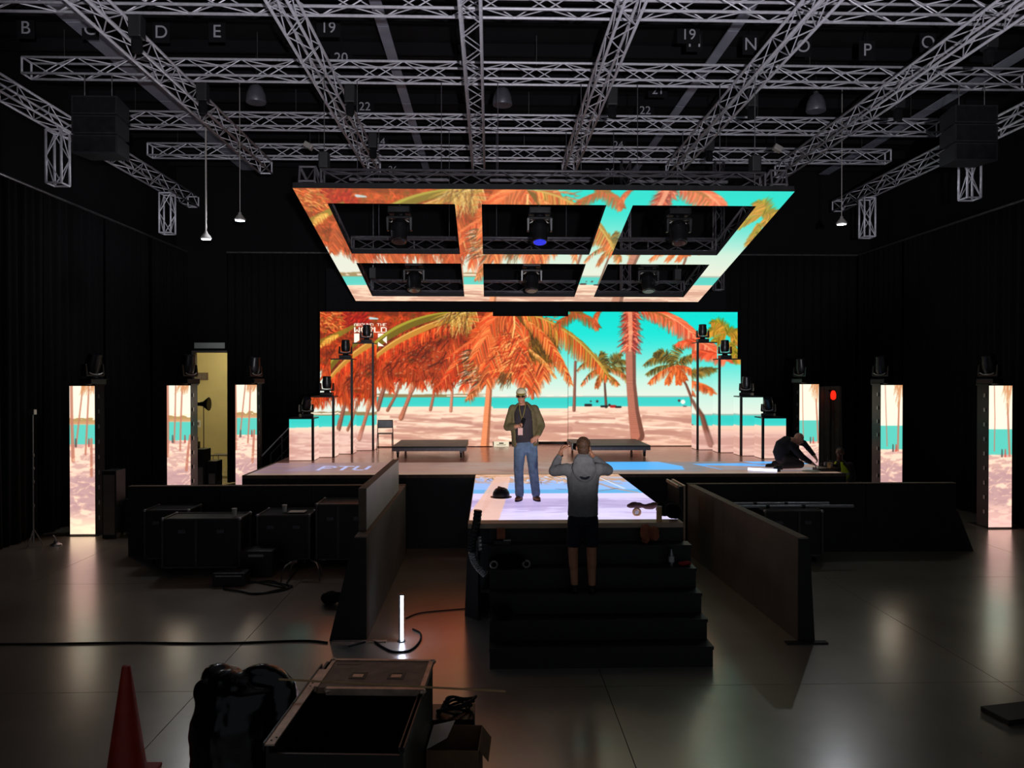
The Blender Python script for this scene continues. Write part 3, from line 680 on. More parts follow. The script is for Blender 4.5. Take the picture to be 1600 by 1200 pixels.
MB().bx(DX0, DX0+.03, YB, YB+.2, DZ+.07, DZ+.28).bx(DX1-.9, DX1, YB, YB+.2, DZ+.07, DZ+.28).bx(DX0+.03, DX1-.9, YB, YB+.2, DZ+.25, DZ+.28).build('window_frame', 'wall_dark', w1)
# back room
RX0, RX1, RY1, RZ = -11.4, -5.2, 27.6, 5.0
struct('floor_back_room', MB().bx(RX0, RX1, YB, RY1, -.05, 0), 'room_floor')
struct('wall_back_room_far', MB().bx(RX0, RX1, RY1, RY1+.1, 0, RZ), 'room_cream')
struct('wall_back_room_left', MB().bx(RX0-.1, RX0, YB+.2, RY1, 0, RZ), 'room_cream')
struct('wall_back_room_right', MB().bx(RX1, RX1+.1, YB+.2, RY1, 0, RZ), 'room_cream')
struct('ceiling_back_room', MB().bx(RX0, RX1, YB+.2, RY1, RZ, RZ+.1), 'room_cream')
cl = thing('ceiling_light', 'warm ceiling light panel inside the back room', 'light', (-8.7, 25.6, RZ))
MB().bx(-.65, .65, -.32, .32, -.09, 0).build('housing', 'aluminium', cl); MB().bx(-.6, .6, -.28, .28, -.1, -.088).build('diffuser', 'room_light', cl)
MB().box((-10.35, 0, 0), (.01, .01, .01))
sw = thing('light_switch', 'small wall plate on the cream back-room wall', 'switch', D(310, 662, RY1-.005)[:])
MB().bx(-.09, .09, -.02, 0, -.13, .13).build('plate', 'laminate_white', sw, bevel=.005); MB().bx(-.03, .03, -.035, -.02, -.05, .05).build('rocker', 'grey_board', sw)
vt = thing('wall_vent', 'small grey vent high on the cream back-room wall', 'vent', D(312, 588, RY1-.005)[:])
MB().bx(-.3, .3, -.02, 0, -.13, .13).build('frame', 'board_edge', vt)
for k in range(3): MB().bx(-.24+.17*k, -.12+.17*k, -.03, -.02, -.09, .09).build('slat', 'grey_board', vt)

# numbers and letters painted on hanging boards of the roof grid
NUMW = {'19': 'nineteen', '20': 'twenty', '21': 'twenty-one', '22': 'twenty-two', '24': 'twenty-four', '26': 'twenty-six'}
def sign(ch, u, v, y, h=.22):
    p = D(u, v, y); p.z = min(p.z, ZC-.32)
    cu = bpy.data.curves.new('t', 'FONT'); cu.body = ch; cu.size = h*1.35; cu.extrude = .004; cu.align_x = 'CENTER'; cu.align_y = 'CENTER'
    t = bpy.data.objects.new('t', cu); col.objects.link(t)
    me = bpy.data.meshes.new_from_object(t.evaluated_get(bpy.context.evaluated_depsgraph_get())); bpy.data.objects.remove(t)
    me.materials.clear(); me.materials.append(M['sign_white'])
    r = thing('grid_sign', ('white %s sign under the roof, %s column of signs' % (NUMW[ch], 'left' if u < 800 else 'right')) if ch in NUMW else 'white letter %s sign in the lettered row under the roof' % ch, 'sign', p[:], 0, 'bay markings of the roof grid')
    w = h*.75*len(ch)
    MB().bx(-w/2-.06, w/2+.06, 0, .015, -h*.75, h*.75).bx(-.01, .01, .002, .012, h*.75, max(ZC-p.z-.0, h*.75+.02)).build('board', 'ceiling_dark', r)
    o = bpy.data.objects.new('lettering', me); col.objects.link(o); o.parent = r; o.rotation_euler = (PI/2, 0, 0); o.location = (0, -.006, 0)
for ch, u, v in (('B', 40, 40), ('C', 141, 46), ('D', 252, 51), ('E', 339, 50), ('M', 1085, 65), ('N', 1173, 70), ('O', 1255, 73), ('P', 1355, 79), ('Q', 1450, 67), ('R', 1546, 67)): sign(ch, u, v, 14.0, .24)
for ch, u, v in (('19', 513, 44), ('20', 533, 91), ('22', 570, 167), ('24', 594, 222), ('26', 614, 265), ('19', 1076, 53), ('21', 1028, 140), ('22', 1008, 172), ('24', 966, 226), ('26', 953, 268)):
    sign(ch, u, v, FPX*(9.43-CAMZ)/(590-v), .2)

# ---------------------------------------------------------------- drapes
def drape(p0, p1, z0, z1, label, group, m='black_cloth', seed=0, amp=.06, waves=9):
    p0, p1 = Vector(p0), Vector(p1); d = (p1-p0); L = d.length; d.normalize(); nrm = Vector((-d.y, d.x, 0))
    r = random.Random(seed); nx, nz = waves*8, 7; vs = []; ph = r.uniform(0, 6); fr = [r.uniform(.85, 1.15) for _ in range(4)]
    for k in range(nz+1):
        z = z0+(z1-z0)*k/nz; a = amp*(1-.35*k/nz)
        for i in range(nx+1):
            t = i/nx; w = math.sin(2*PI*waves*t*fr[0]+ph)*a + math.sin(2*PI*waves*.43*t+ph*2+.3*k)*a*.5
            q = p0+d*(L*t)+nrm*w; vs.append((q.x, q.y, z))
    fs = [(k*(nx+1)+i, k*(nx+1)+i+1, (k+1)*(nx+1)+i+1, (k+1)*(nx+1)+i) for k in range(nz) for i in range(nx)]
    b = MB().add(vs, fs); c = ((p0+p1)/2); c.z = z0
    me = b.mesh('black_drape', c); o = bpy.data.objects.new('black_drape' if m == 'black_cloth' else 'grey_drape', me); col.objects.link(o); o.location = c
    me.materials.append(M[m]); so = o.modifiers.new('s', 'SOLIDIFY'); so.thickness = .008
    for p in me.polygons: p.use_smooth = True
    return tag(o, label, 'curtain', group)
ZT = 6.95
ORD = ['nearest', 'second nearest', 'third nearest', 'middle', 'third farthest', 'second farthest', 'farthest']
ORX = ['leftmost', 'second from left', 'third from left', 'fourth from left', 'fourth from right', 'third from right', 'second from right', 'rightmost']
for k in range(7): drape((-9.1, 6.2+2.45*k, 0), (-9.1, 6.2+2.45*(k+1)-.02, 0), .02, ZT, 'pleated black drape on the left wall, %s of seven' % ORD[k], 'black drapes on the left side', seed=k)
for k in range(7): drape((11.4, 6.2+2.45*(k+1)-.02, 0), (11.4, 6.2+2.45*k, 0), .02, ZT, 'pleated black drape on the right wall, %s of seven' % ORD[k], 'black drapes on the right side', seed=20+k)
for k in range(8): drape((-7.95+2.42*k, 23.5, 0), (-7.95+2.42*(k+1)-.02, 23.5, 0), .02, ZT, 'pleated black drape along the back of the hall, %s of eight' % ORX[k], 'black drapes along the back', seed=40+k)
drape((9.35, 21.6, 0), (10.35, 22.3, 0), .02, 2.95, 'grey drape gathered beside the exit light at right', None, 'grey_drape', 77, .07, 5)
def rail(label, a, b):
    o = MB().tube(a, b, .03, 8); c = (Vector(a)+Vector(b))/2
    me = o.mesh('curtain_track', c); ob = bpy.data.objects.new('curtain_track', me); col.objects.link(ob); ob.location = c; me.materials.append(M['steel'])
    tag(ob, label, 'curtain rail')
rail('pale pipe rail carrying the left wall drapes', (-9.1, 6.0, ZT+.04), (-9.1, 23.4, ZT+.04))
rail('pipe rail carrying the right wall drapes', (11.4, 6.0, ZT+.04), (11.4, 23.4, ZT+.04))
rail('pipe rail carrying the back drapes', (-7.95, 23.5, ZT+.04), (11.4, 23.5, ZT+.04))

# ---------------------------------------------------------------- trusses
BR = {}
def brace_mesh(bay, w, h, face, flip, m, r):
    key = (bay, w, h, face, flip, m)
    if key not in BR:
        s = 1 if flip else -1; a, b = w/2, h/2
        ends = {'b': ((0, -a*s, -b), (bay, a*s, -b)), 't': ((0, -a*s, b), (bay, a*s, b)), 'l': ((0, -a, -b*s), (bay, -a, b*s)), 'r': ((0, a, -b*s), (bay, a, b*s))}[face]
        me = MB().tube(*ends, r, 5).mesh('brace'); me.materials.append(M[m]); BR[key] = me
    return BR[key]
def truss(label, a, b, w=.3, h=.3, bay=.5, m='truss_metal', rc=.025, rb=.011, group=None, name='lighting_truss', cat='truss', posts=False):
    """box truss; a, b are the centres of its ends"""
    a, b = Vector(a), Vector(b); d = b-a; L = d.length; d.normalize()
    zup = Vector((0,0,1)) if abs(d.z) < .95 else Vector((0,1,0))
    y = zup.cross(d).normalized(); z = d.cross(y).normalized()
    R = Matrix((d, y, z)).transposed().to_4x4(); R.translation = a
    r = bpy.data.objects.new(name, None); col.objects.link(r); r.empty_display_size = .1; r.matrix_world = R
    tag(r, label, cat, group)
    key = ('c', round(L, 3), rc, m)
    if key not in BR:
        me = MB().tube((0,0,0), (L,0,0), rc, 8).mesh('chord'); me.materials.append(M[m]); BR[key] = me
        for p in me.polygons: p.use_smooth = len(p.vertices) == 4
    for sy in (-1, 1):
        for sz in (-1, 1): child('chord', BR[key], r, (0, sy*w/2, sz*h/2))
    n = max(int(round(L/bay)), 1); bay = L/n; bay = round(bay, 4)
    for i in range(n):
        for f in 'btlr': child('brace', brace_mesh(bay, w, h, f, (i+(f in 'tr')) % 2, m, rb), r, (i*bay, 0, 0))
    for x in (0, L):
        key = ('e', w, h, m)
        if key not in BR:
            e = MB(); q = [(-w/2, -h/2), (w/2, -h/2), (w/2, h/2), (-w/2, h/2)]
            for k in range(4): e.tube((0, *q[k]), (0, *q[(k+1) % 4]), rc*.8, 6)
            me = e.mesh('end_frame'); me.materials.append(M[m]); BR[key] = me
        child('end_frame', BR[key], r, (x, 0, 0))
    return r
ZG = 8.5
names = ['leftmost', 'second', 'third', 'fourth', 'fifth', 'rightmost']
for nm, x in zip(names, (-5.8, -3.0, -.28, 2.06, 4.8, 7.7)):
    truss('silver box truss running back overhead, %s of the six above the stage' % nm, (x, 7.0, ZG+.15), (x, 20.15, ZG+.15), group='trusses running front to back')
for nm, y in zip(('nearest', 'second nearest', 'third nearest', 'farthest'), (12.0, 14.75, 17.65, 20.0)):
    truss('silver box truss spanning the hall left to right, %s of the four' % nm, (-8.7, y, ZG+.52), (10.5, y, ZG+.52), group='trusses spanning left to right')
truss('dim silver truss running along the left wall above the drapes', (-8.6, 8.0, ZG-.2), (-8.6, 22.6, ZG-.2))
truss('dim silver truss running along the right wall above the drapes', (10.35, 8.0, ZG-.2), (10.35, 22.6, ZG-.2))
for (x, y, lb) in ((-8.6, 15.6, 'nearer truss leg dropping to the left drape rail'), (-8.6, 20.8, 'farther truss leg dropping to the left drape rail')):
    truss(lb, (x, y, ZT+.1), (x, y, ZG-.40), group='left drop legs', name='drop_truss')
for (x, y, lb) in ((10.35, 16.3, 'nearer truss leg dropping to the right drape rail'), (10.35, 20.8, 'farther truss leg dropping to the right drape rail')):
    truss(lb, (x, y, ZT+.1), (x, y, ZG-.40), group='right drop legs', name='drop_truss')
# roof hangers: one steel drop per end region, from the truss crossings up to the roof
hm = MB().tube((0,0,0), (0,0,ZC-ZG-.68), .008, 5).mesh('hanger_cable'); hm.materials.append(M['steel'])
for y, yn in ((12.0, 'nearest'), (14.75, 'second'), (17.65, 'third'), (20.0, 'farthest')):
    for x, xn in ((-8.0, 'far left'), (-4.4, 'left'), (.9, 'centre'), (6.2, 'right'), (9.8, 'far right')):
        o = child('hanger_cable', hm, None, (x, y, ZG+.68)); tag(o, 'thin steel drop cable at the %s of the %s crosswise truss' % (xn, yn), 'cable', 'truss drop cables')
# black node boxes where trusses cross
for (x, y, lb) in ((-5.8, 12.0, 'black rigging block at the leftmost truss, nearest crossing'), (-5.8, 14.75, 'black rigging block at the leftmost truss, second crossing'), (-3.0, 14.75, 'black rigging block on the second truss from left'), (2.06, 14.75, 'black rigging block on the fourth truss from left'), (4.8, 14.75, 'black rigging block on the fifth truss from left'), (7.7, 12.0, 'black rigging block at the rightmost truss, nearest crossing'), (7.7, 14.75, 'black rigging block at the rightmost truss, second crossing'), (-3.0, 17.65, 'black rigging block on the second truss, third crossing'), (4.8, 17.65, 'black rigging block on the fifth truss, third crossing')):
    t = thing('chain_hoist', lb, 'hoist', (x+.32, y+.15, ZG-.25))
    MB().bx(-.1, .1, -.1, .1, .22, .56).build('motor', 'black_paint', t, bevel=.02); MB().lathe([(.07, 0), (.085, .04), (.085, .18), (.06, .22)], 10).build('chain_bag', 'black_cloth', t)
    MB().tube((0,0,.56), (0,0,.594), .012, 5).build('chain', 'steel', t)
# flown loudspeakers at the sides
for (x, lb) in ((-7.3, 'black flown loudspeaker column left of the trusses'), (9.3, 'black flown loudspeaker column right of the trusses')):
    t = thing('flown_loudspeaker', lb, 'loudspeaker', (x, 14.75, 7.35))
    for k in range(3):
        c = MB().prism([(-.42, -.3, .36*k), (.42, -.3, .36*k), (.36, .3, .36*k+.03), (-.36, .3, .36*k+.03)], [(-.42, -.3, .36*k+.34), (.42, -.3, .36*k+.34), (.36, .3, .36*k+.31), (-.36, .3, .36*k+.31)]).build('cabinet', 'black_paint', t)
        MB().bx(-.38, .38, -.315, -.3, .36*k+.03, .36*k+.31).build('grille', 'black_satin', c)
    MB().bx(-.3, .3, -.03, .03, 1.06, 1.12).tube((-.25,-.15,1.1), (-.25,-.15,ZG+.345-7.35), .01).tube((.25,-.15,1.1), (.25,-.15,ZG+.345-7.35), .01).bx(-.3, .3, -.17, -.03, 1.06, 1.1).build('bumper', 'steel', t)
# pendant lamps; small ones are lit, dome spots are added fill for the floor
DOME_FILL_W, PEND_W = 2000, 34
def lamp_light(kind, loc, power, angle=130):
    l = bpy.data.lights.new('bulb_or_fill', kind); l.energy = power; l.color = (1.0, .86, .74) if kind == 'SPOT' else (.86, .92, 1.0); l.shadow_soft_size = .05
    if kind == 'SPOT': l.spot_size = math.radians(angle); l.spot_blend = .5
    o = bpy.data.objects.new('bulb_or_fill', l); col.objects.link(o); o.location = loc
for (u, v, z, lb) in ((400, 146, 8.9, 'grey dome pendant left of the trusses'), (785, 150, 8.9, 'grey dome pendant above the middle truss'), (1275, 160, 8.9, 'grey dome pendant right of the trusses')):
    p = G(u, v, z); t = thing('dome_pendant', lb, 'lamp', p[:], 0, 'dome pendants')
    MB().lathe([(.19, -.19), (.2, -.17), (.185, -.02), (.13, .12), (.06, .17), (.05, .2)], 18).build('shade', 'dome_grey', t, smooth=40)
    MB().lathe([(.05, .2), (.06, .22), (.05, .32), (.02, .34)], 12).build('cap', 'black_paint', t); MB().tube((0,0,.3), (0,0,ZC-p.z), .008).build('cord', 'black_paint', t)
    lamp_light('SPOT', (p.x, p.y, p.z-.12), DOME_FILL_W, 130)
for (u, v, y, rod, lb) in ((322, 371, 17.1, 1, 'small round lamp on a long white rod at left'), (375, 342, 17.1, 0, 'small white shaded lamp hanging on a thin cord at left'), (1315, 348, 17.1, 0, 'small white shaded lamp hanging at right')):
    p = D(u, v, y); t = thing('pendant_lamp', lb, 'lamp', p[:], 0, 'small pendant lamps')
    MB().lathe([(.115, -.03), (.12, -.01), (.08, .05), (.035, .1), (.03, .14)], 16).build('shade', 'yoke_pale', t, smooth=40)
    MB().lathe([(.10, -.045), (.10, -.03)], 16).build('bulb', 'lamp_glow', t)
    lamp_light('POINT', (p.x, p.y, p.z-.12), PEND_W)
    MB().tube((0,0,.14), (0,0,ZC-p.z), .02 if rod else .009, 8).build('rod' if rod else 'cord', 'yoke_pale', t)

# ---------------------------------------------------------------- stage, runway, stairs
H = 1.38; SX0, SX1, SY0, SY1 = -4.6, 6.78, 14.4, 21.9
st = thing('stage', 'low black main stage with a glossy floor and video edge', 'stage', (1.1, 18, 0))
MB().bx(SX0, SX1, SY0, SY1, 0, H-.06).build('platform', 'black_wood', st, world=True)
MB().bx(SX0, SX1, 16.5, SY1, H-.06, H).build('gloss_floor', 'stage_gloss', st, world=True)
MB().bx(SX0, SX1, SY0-.0, SY0+.04, H-.06, H+.001).bx(SX0, SX0+.06, SY0+.04, 16.5, H-.06, H+.001).bx(SX1-.06, SX1, SY0+.04, 16.5, H-.06, H+.001).build('edge_trim', 'board_edge', st, world=True)
MB().bx(SX0+.06, SX1-.06, SY0+.04, 16.5, H-.06, H-.012).build('video_floor_base', 'black_satin', st, world=True)
screen('video_floor', (SX0+.06, 16.5, H), (SX1-.06, 16.5, H), (SX0+.06, SY0+.04, H), 480, 60, lambda u, v: STRIP.sample(u*110, v*20), st, 'video_floor')
RX0_, RX1_, RY0_, RY1_ = -.27, 2.43, 9.56, 14.4
rw = thing('runway', 'video-floor runway reaching from the stage to the stairs', 'runway', (1.08, 12, 0))
MB().bx(RX0_, RX1_, 10.4, RY1_-.002, 0, H-.06).bx(.0, RX1_, RY0_+.001, 10.4, 0, H-.06).build('platform', 'black_wood', rw, world=True)
MB().bx(RX0_, RX1_, RY0_+.001, RY0_+.24, H-.06, H).build('front_border', 'runway_border', rw, world=True)
MB().bx(RX0_, RX1_, RY0_+.24, RY1_-.002, H-.06, H-.012).build('video_floor_base', 'black_satin', rw, world=True)
screen('video_floor', (RX0_+.01, RY1_-.002, H), (RX1_-.01, RY1_-.002, H), (RX0_+.01, RY0_+.24, H), 240, 110, lambda u, v: RUNWAY.sample(u*100, v*100), rw, 'video_floor')
ss = thing('stage_stairs', 'black painted stairs of six risers up to the runway', 'stairs', (1.22, 8.9, 0))
for k in range(1, 6):
    y0 = 8.385+.235*(k-1)
    s_ = MB().bx(0, 2.47, y0+.02, y0+.255 if k < 5 else 9.55, 0, .23*k-.035).build('step', 'step_paint', ss, world=True)
    MB().bx(-.005, 2.475, y0, (y0+.26) if k < 5 else 9.552, .23*k-.035, .23*k).build('tread', 'step_paint', s_, world=False)
    s_.children[0].location = -Vector(ss.location)
# side cheek with hose at the left of the stairs
fn = thing('black_side_fin', 'tall black fin panel beside the stairs at left', 'panel', (-.2, 9.6, 0))
MB().prism([(-.335, 10.3, 0), (-.15, 10.1, 0), (-.12, 10.14, 0), (-.29, 10.36, 0)], [(-.27, 9.72, 1.3), (-.15, 9.6, 1.3), (-.12, 9.64, 1.3), (-.24, 9.78, 1.3)]).build('fin', 'black_satin', fn, world=True)
for z in (.35, .6, .98): MB().bx(-.13, -.004, 10.15, 10.25, z, z+.02).build('shelf_bar', 'grey_board', fn, world=True)
ho = thing('duct_hose', 'black and silver flexible hose draped over the fin beside the stairs', 'hose', D(752, 800, 9.45)[:])
hp = [D(u, v, 9.45) for u, v in ((747, 797), (744, 820), (738, 845), (737, 862), (741, 876), (749, 888), (759, 898))]
def smooth_path(pts, n=6):
    pts = [Vector(p) for p in pts]; out = []
    for i in range(len(pts)-1):
        p0, p1, p2, p3 = pts[max(i-1, 0)], pts[i], pts[i+1], pts[min(i+2, len(pts)-1)]
        for k in range(n):
            t = k/n; out.append(.5*((2*p1)+(p2-p0)*t+(2*p0-5*p1+4*p2-p3)*t*t+(3*p1-p0-3*p2+p3)*t**3))
    return out+[pts[-1]]
hx = D(743, 825, 9.45).x; MB().bx(hx-.04, hx+.04, 9.44, 9.5612, 1.325, 1.35).build('strap', 'black_cloth', ho, world=True)
def corrug(pts, r): return [r*(1 if i % 2 else .88) for i in range(len(pts))]
q = smooth_path(hp[:4], 8); MB().path(q, corrug(q, .055), 10).build('black_sleeve', 'black_satin', ho, world=True)
q = smooth_path(hp[3:], 8); MB().path(q, corrug(q, .05), 10).build('silver_hose', 'duct_silver', ho, world=True)
q = [D(749, 838, 9.5), D(751, 860, 9.5)]; q = smooth_path(q, 8); MB().path(q, corrug(q, .035), 10).build('silver_cuff', 'duct_silver', ho, world=True)

# ---------------------------------------------------------------- video wall
vw = thing('video_backdrop', 'wide video wall showing palms on a sunny beach', 'screen', (1.0, 20.3, H))
def wall_fn(u0, u1, v0, v1):
    return lambda u, v: BEACH.sample(u0+(u1-u0)*u, v0+(v1-v0)*v)
for (u0, u1, v0, v1, y, nx, ny, nm) in ((500, 770, 487, 698.5, 20.2, 400, 300, 'left section'), (769, 889, 494, 690, 21.0, 180, 280, 'recessed centre section'), (888, 1152.5, 487, 698, 20.2, 390, 300, 'right section')):
    a, b, c = D(u0, v0, y), D(u1, v0, y), D(u0, v1, y)
    b.z = a.z; c.x = a.x; c.z = max(c.z, H+.02) if y < 20.5 else c.z
    s_ = screen('screen_section', a, b, c, nx, ny, wall_fn(u0, u1, v0, v1), vw); s_['label'] = nm
    MB().bx(a.x, b.x, y+.004, y+.1, c.z, a.z).build('cabinet_back', 'black_paint', vw, world=True)
    for k in range(5):
        x = a.x+(b.x-a.x)*(k+.5)/5
        MB().bx(x-.03, x+.03, y+.11, y+.5, H, H+.05).bx(x-.03, x+.03, y+.11, y+.17, H+.05, a.z-.2).build('support_leg', 'truss_black', vw, world=True)
    if y > 20.5: MB().bx(a.x, b.x, y-.05, y+.1, H, c.z-.002).build('plinth', 'black_paint', vw, world=True)
# black masking header between the wall and the hung frame
mk = MB().bx(-4.5, 6.6, 21.3, 21.36, 4.9, 6.2).build('masking_border', 'black_cloth'); tag(mk, 'black masking cloth behind the top of the video wall', 'cloth')

# stepped video columns
def column(u0, u1, vb, vt, side, label):
    p = G(u0, vb, H); y = p.y; x0 = p.x; x1 = D(u1, vb, y).x; zt = D(u0, vt, y).z; dp = .5
    t = thing('video_column', label, 'screen', ((x0+x1)/2, y+.25, H), 0, 'stepped video columns beside the wall')
    MB().bx(x0, x1, y+.006, y+dp, H, zt).build('cabinet', 'black_satin', t, world=True)
    fnx = lambda uu, vv: BEACH_PLAIN.sample((500+(uu-452)*1.15) if side < 0 else (1152-(1228-uu)*.55), 487+(vv-500)*.9)
    fn0 = fnx
    def fnx(uu, vv):
        c_ = fn0(uu, vv); w_ = np.clip((487+(vv-500)*.9-640)/8, 0, 1)[..., None]*.4; return c_*(1-w_)+np.array([206, 160, 158])*w_
    g = .045
    fa, fb = (x0, x1-g) if side < 0 else (x0+g, x1)
    pa, pb = (u0, u1-3) if side < 0 else (u0+3, u1)
    screen('front_screen', (fa, y, zt), (fb, y, zt), (fa, y, H+.01), 36, int((vb-vt)*1.1), lambda u, v: fnx(pa+(pb-pa)*u, vt+(vb-vt)*v), t)
    xs_ = x1+.004 if side < 0 else x0-.004
    screen('side_screen', (xs_, y+g, zt), (xs_, y+dp, zt), (xs_, y+g, H+.01), 12, int((vb-vt)*1.1), lambda u, v: fnx((u1 if side < 0 else u0)+side*-8*u, vt+(vb-vt)*v), t)
    MB().bx(*( (x1-g, x1+.006) if side < 0 else (x0-.006, x0+g) ), y-.004, y+g, H, zt).build('corner_post', 'black_satin', t, world=True)
    MB().bx(x0-.005, x1+.005, y-.003, y+dp, zt, zt+.03).build('top_plate', 'black_satin', t, world=True)
    return (x0+x1)/2, y+.25, zt+.03
COLS = [column(452, 490, 720, 655, -1, 'shortest video column left of the wall'), column(486, 522, 715, 621, -1, 'second shortest video column left of the wall'), column(517, 551, 709.5, 562, -1, 'second tallest video column left of the wall'), column(551, 584, 704, 537, -1, 'tallest video column left of the wall'),
        column(1191, 1228, 717, 654, 1, 'shortest video column right of the wall'), column(1157, 1192, 712.5, 621, 1, 'second shortest video column right of the wall'), column(1123, 1157, 707.5, 562, 1, 'second tallest video column right of the wall'), column(1089, 1120, 703, 536, 1, 'tallest video column right of the wall')]

# free-standing towers on the floor
def tower(u0, u1, vb, seed, mirror, label, y=None):
    if y is None: y = G(u0, vb).y
    x0, x1 = D(u0, 700, y).x, D(u1, 700, y).x
    x1 = x0+.5 if abs(x1-x0-.5) < .08 else x1
    t = thing('video_tower', label, 'screen', ((x0+x1)/2, y+.25, 0), 0, 'free-standing video towers')
    zt = 3.03; cv = paint_tower(seed, mirror)
    MB().bx(x0-.06, x1+.1, y-.06, y+.6, 0, .02).build('base_plate', 'black_satin', t, world=True)
    MB().bx(x0, x1, y+.006, y+.4, .02, zt).build('cabinet', 'black_satin', t, world=True)
    screen('screen', (x0, y, zt), (x1, y, zt), (x0, y, .03), 40, 230, lambda u, v: cv.sample(u*42, v*234), t, 'video_tower')
    sx = x1+.004 if x0 < 0 else x0-.004
    for k in range(9):
        z = .3+.31*k; MB().bx(sx-.012, sx+.012, y+.1, y+.16, z, z+.08).build('latch', 'steel', t, world=True)
    MB().bx(x0-.02, x1+.02, y-.01, y+.42, zt, zt+.03).build('top_plate', 'black_satin', t, world=True)
    return (x0+x1)/2, y+.2, zt+.03
TOWS = [tower(109, 150, 837, 1, False, 'nearest video tower at far left by the drapes'), tower(261, 297, 0, 2, False, 'middle video tower left of the doorway', 16.7), tower(368, 400, 0, 3, False, 'video tower left of the stage, right of the doorway', 18.3),
        tower(1545, 1583, 826, 4, True, 'outermost video tower at far right'), tower(1376, 1411, 0, 5, True, 'middle video tower right of the stage', 17.2), tower(1249, 1279, 0, 6, True, 'video tower behind the bent man at right', 19.4)]

# hung tilted frame
HX0, HX1 = -3.30, 5.21; HN, HF = Vector((0, 13.0, 6.378)), Vector((0, 19.07, 5.092))
hf = thing('hung_video_frame', 'large tilted video frame with six openings hung over the stage', 'screen', ((HX0+HX1)/2, 16, 5.1))
nrm = Vector((1,0,0)).cross(HF-HN).normalized()
def hp_(x, v, up=0.0): q = HN.lerp(HF, v)+nrm*up; return Vector((x, q.y, q.z))
bx_ = [(HX0, -2.84), (-.61, -.14), (2.07, 2.54), (4.75, HX1)]; bv_ = [(0, .095), (.485, .573), (.94, 1.0)]
def hfn(x0, x1, v0, v1):
    def f(u, v):
        x = x0+(x1-x0)*u; w = v0+(v1-v0)*v
        xx = 500+652*(x-HX0)/(HX1-HX0); yy = 487+211*np.interp(w, [0, .5, .75, 1.0], [0, .52, .66, .92])
        return BEACH_PLAIN.sample(xx, yy)*.8+np.array([222, 202, 170])*.2
    return f
for (v0, v1) in bv_:
    screen('cross_panel', hp_(HX0, v0), hp_(HX1, v0), hp_(HX0, v1), 560, max(int(175*(v1-v0)), 16), hfn(HX0, HX1, v0, v1), hf)
    MB().prism([hp_(HX0, v0, .006), hp_(HX1, v0, .006), hp_(HX1, v1, .006), hp_(HX0, v1, .006)], [hp_(HX0, v0, .1), hp_(HX1, v0, .1), hp_(HX1, v1, .1), hp_(HX0, v1, .1)]).build('panel_back', 'black_paint', hf, world=True)
for (x0, x1) in bx_:
    for (v0, v1) in ((.095, .485), (.573, .94)):
        screen('long_panel', hp_(x0, v0), hp_(x1, v0), hp_(x0, v1), 40, 90, hfn(x0, x1, v0, v1), hf)
        MB().prism([hp_(x0, v0, .006), hp_(x1, v0, .006), hp_(x1, v1, .006), hp_(x0, v1, .006)], [hp_(x0, v0, .1), hp_(x1, v0, .1), hp_(x1, v1, .1), hp_(x0, v1, .1)]).build('panel_back', 'black_paint', hf, world=True)
UP = .32
for v in (.05, .53, .97):
    for x in (-2.6, -.4, 2.3, 4.5): MB().prism([hp_(x-.03, v-.005, .1), hp_(x+.03, v-.005, .1), hp_(x+.03, v+.005, .1), hp_(x-.03, v+.005, .1)], [hp_(x-.03, v-.005, .168), hp_(x+.03, v-.005, .168), hp_(x+.03, v+.005, .168), hp_(x-.03, v+.005, .168)]).build('hanging_bracket', 'truss_black', hf, world=True)
for nm, v in (('nearest', .05), ('middle', .53), ('farthest', .97)):
    truss('dark truss above the hung video frame, %s cross member' % nm, hp_(HX0+.42, v, UP), hp_(HX1-.42, v, UP), .26, .26, .5, 'truss_black', .024, .012, 'trusses of the hung frame')
for nm, x in (('left', HX0+.2), ('right', HX1-.2)):
    truss('dark truss above the hung video frame along its %s side' % nm, hp_(x, .02, UP), hp_(x, .99, UP), .26, .26, .5, 'truss_black', .024, .012, 'trusses of the hung frame')
for (x, v, lb) in ((-2.85, .05, 'front left'), (4.65, .05, 'front right'), (-2.85, .97, 'rear left'), (4.65, .97, 'rear right')):
    p = hp_(x, v, UP); t = thing('chain_hoist', 'dark chain hoist lifting the hung frame at its %s' % lb, 'hoist', (p.x, p.y, p.z-.05))
    MB().bx(-.08, .08, -.12, .12, .22, .5).build('motor', 'black_paint', t, bevel=.02); MB().tube((0,0,0), (0,0,.22), .01).tube((0,0,.5), (0,0,ZG-.025-p.z+.05), .008).build('chain', 'steel', t)
# vertical stanchions from the rear of the frame up to the roof grid
for (x, lb) in ((3.55, 'slim truss mast seen through the right rear opening'), (6.0, 'slim truss mast right of the hung frame')):
    truss(lb, (x, 20.0, 5.5), (x, 20.0, ZG+.33), .22, .22, .4, 'truss_black', .02, .01, name='truss_mast')
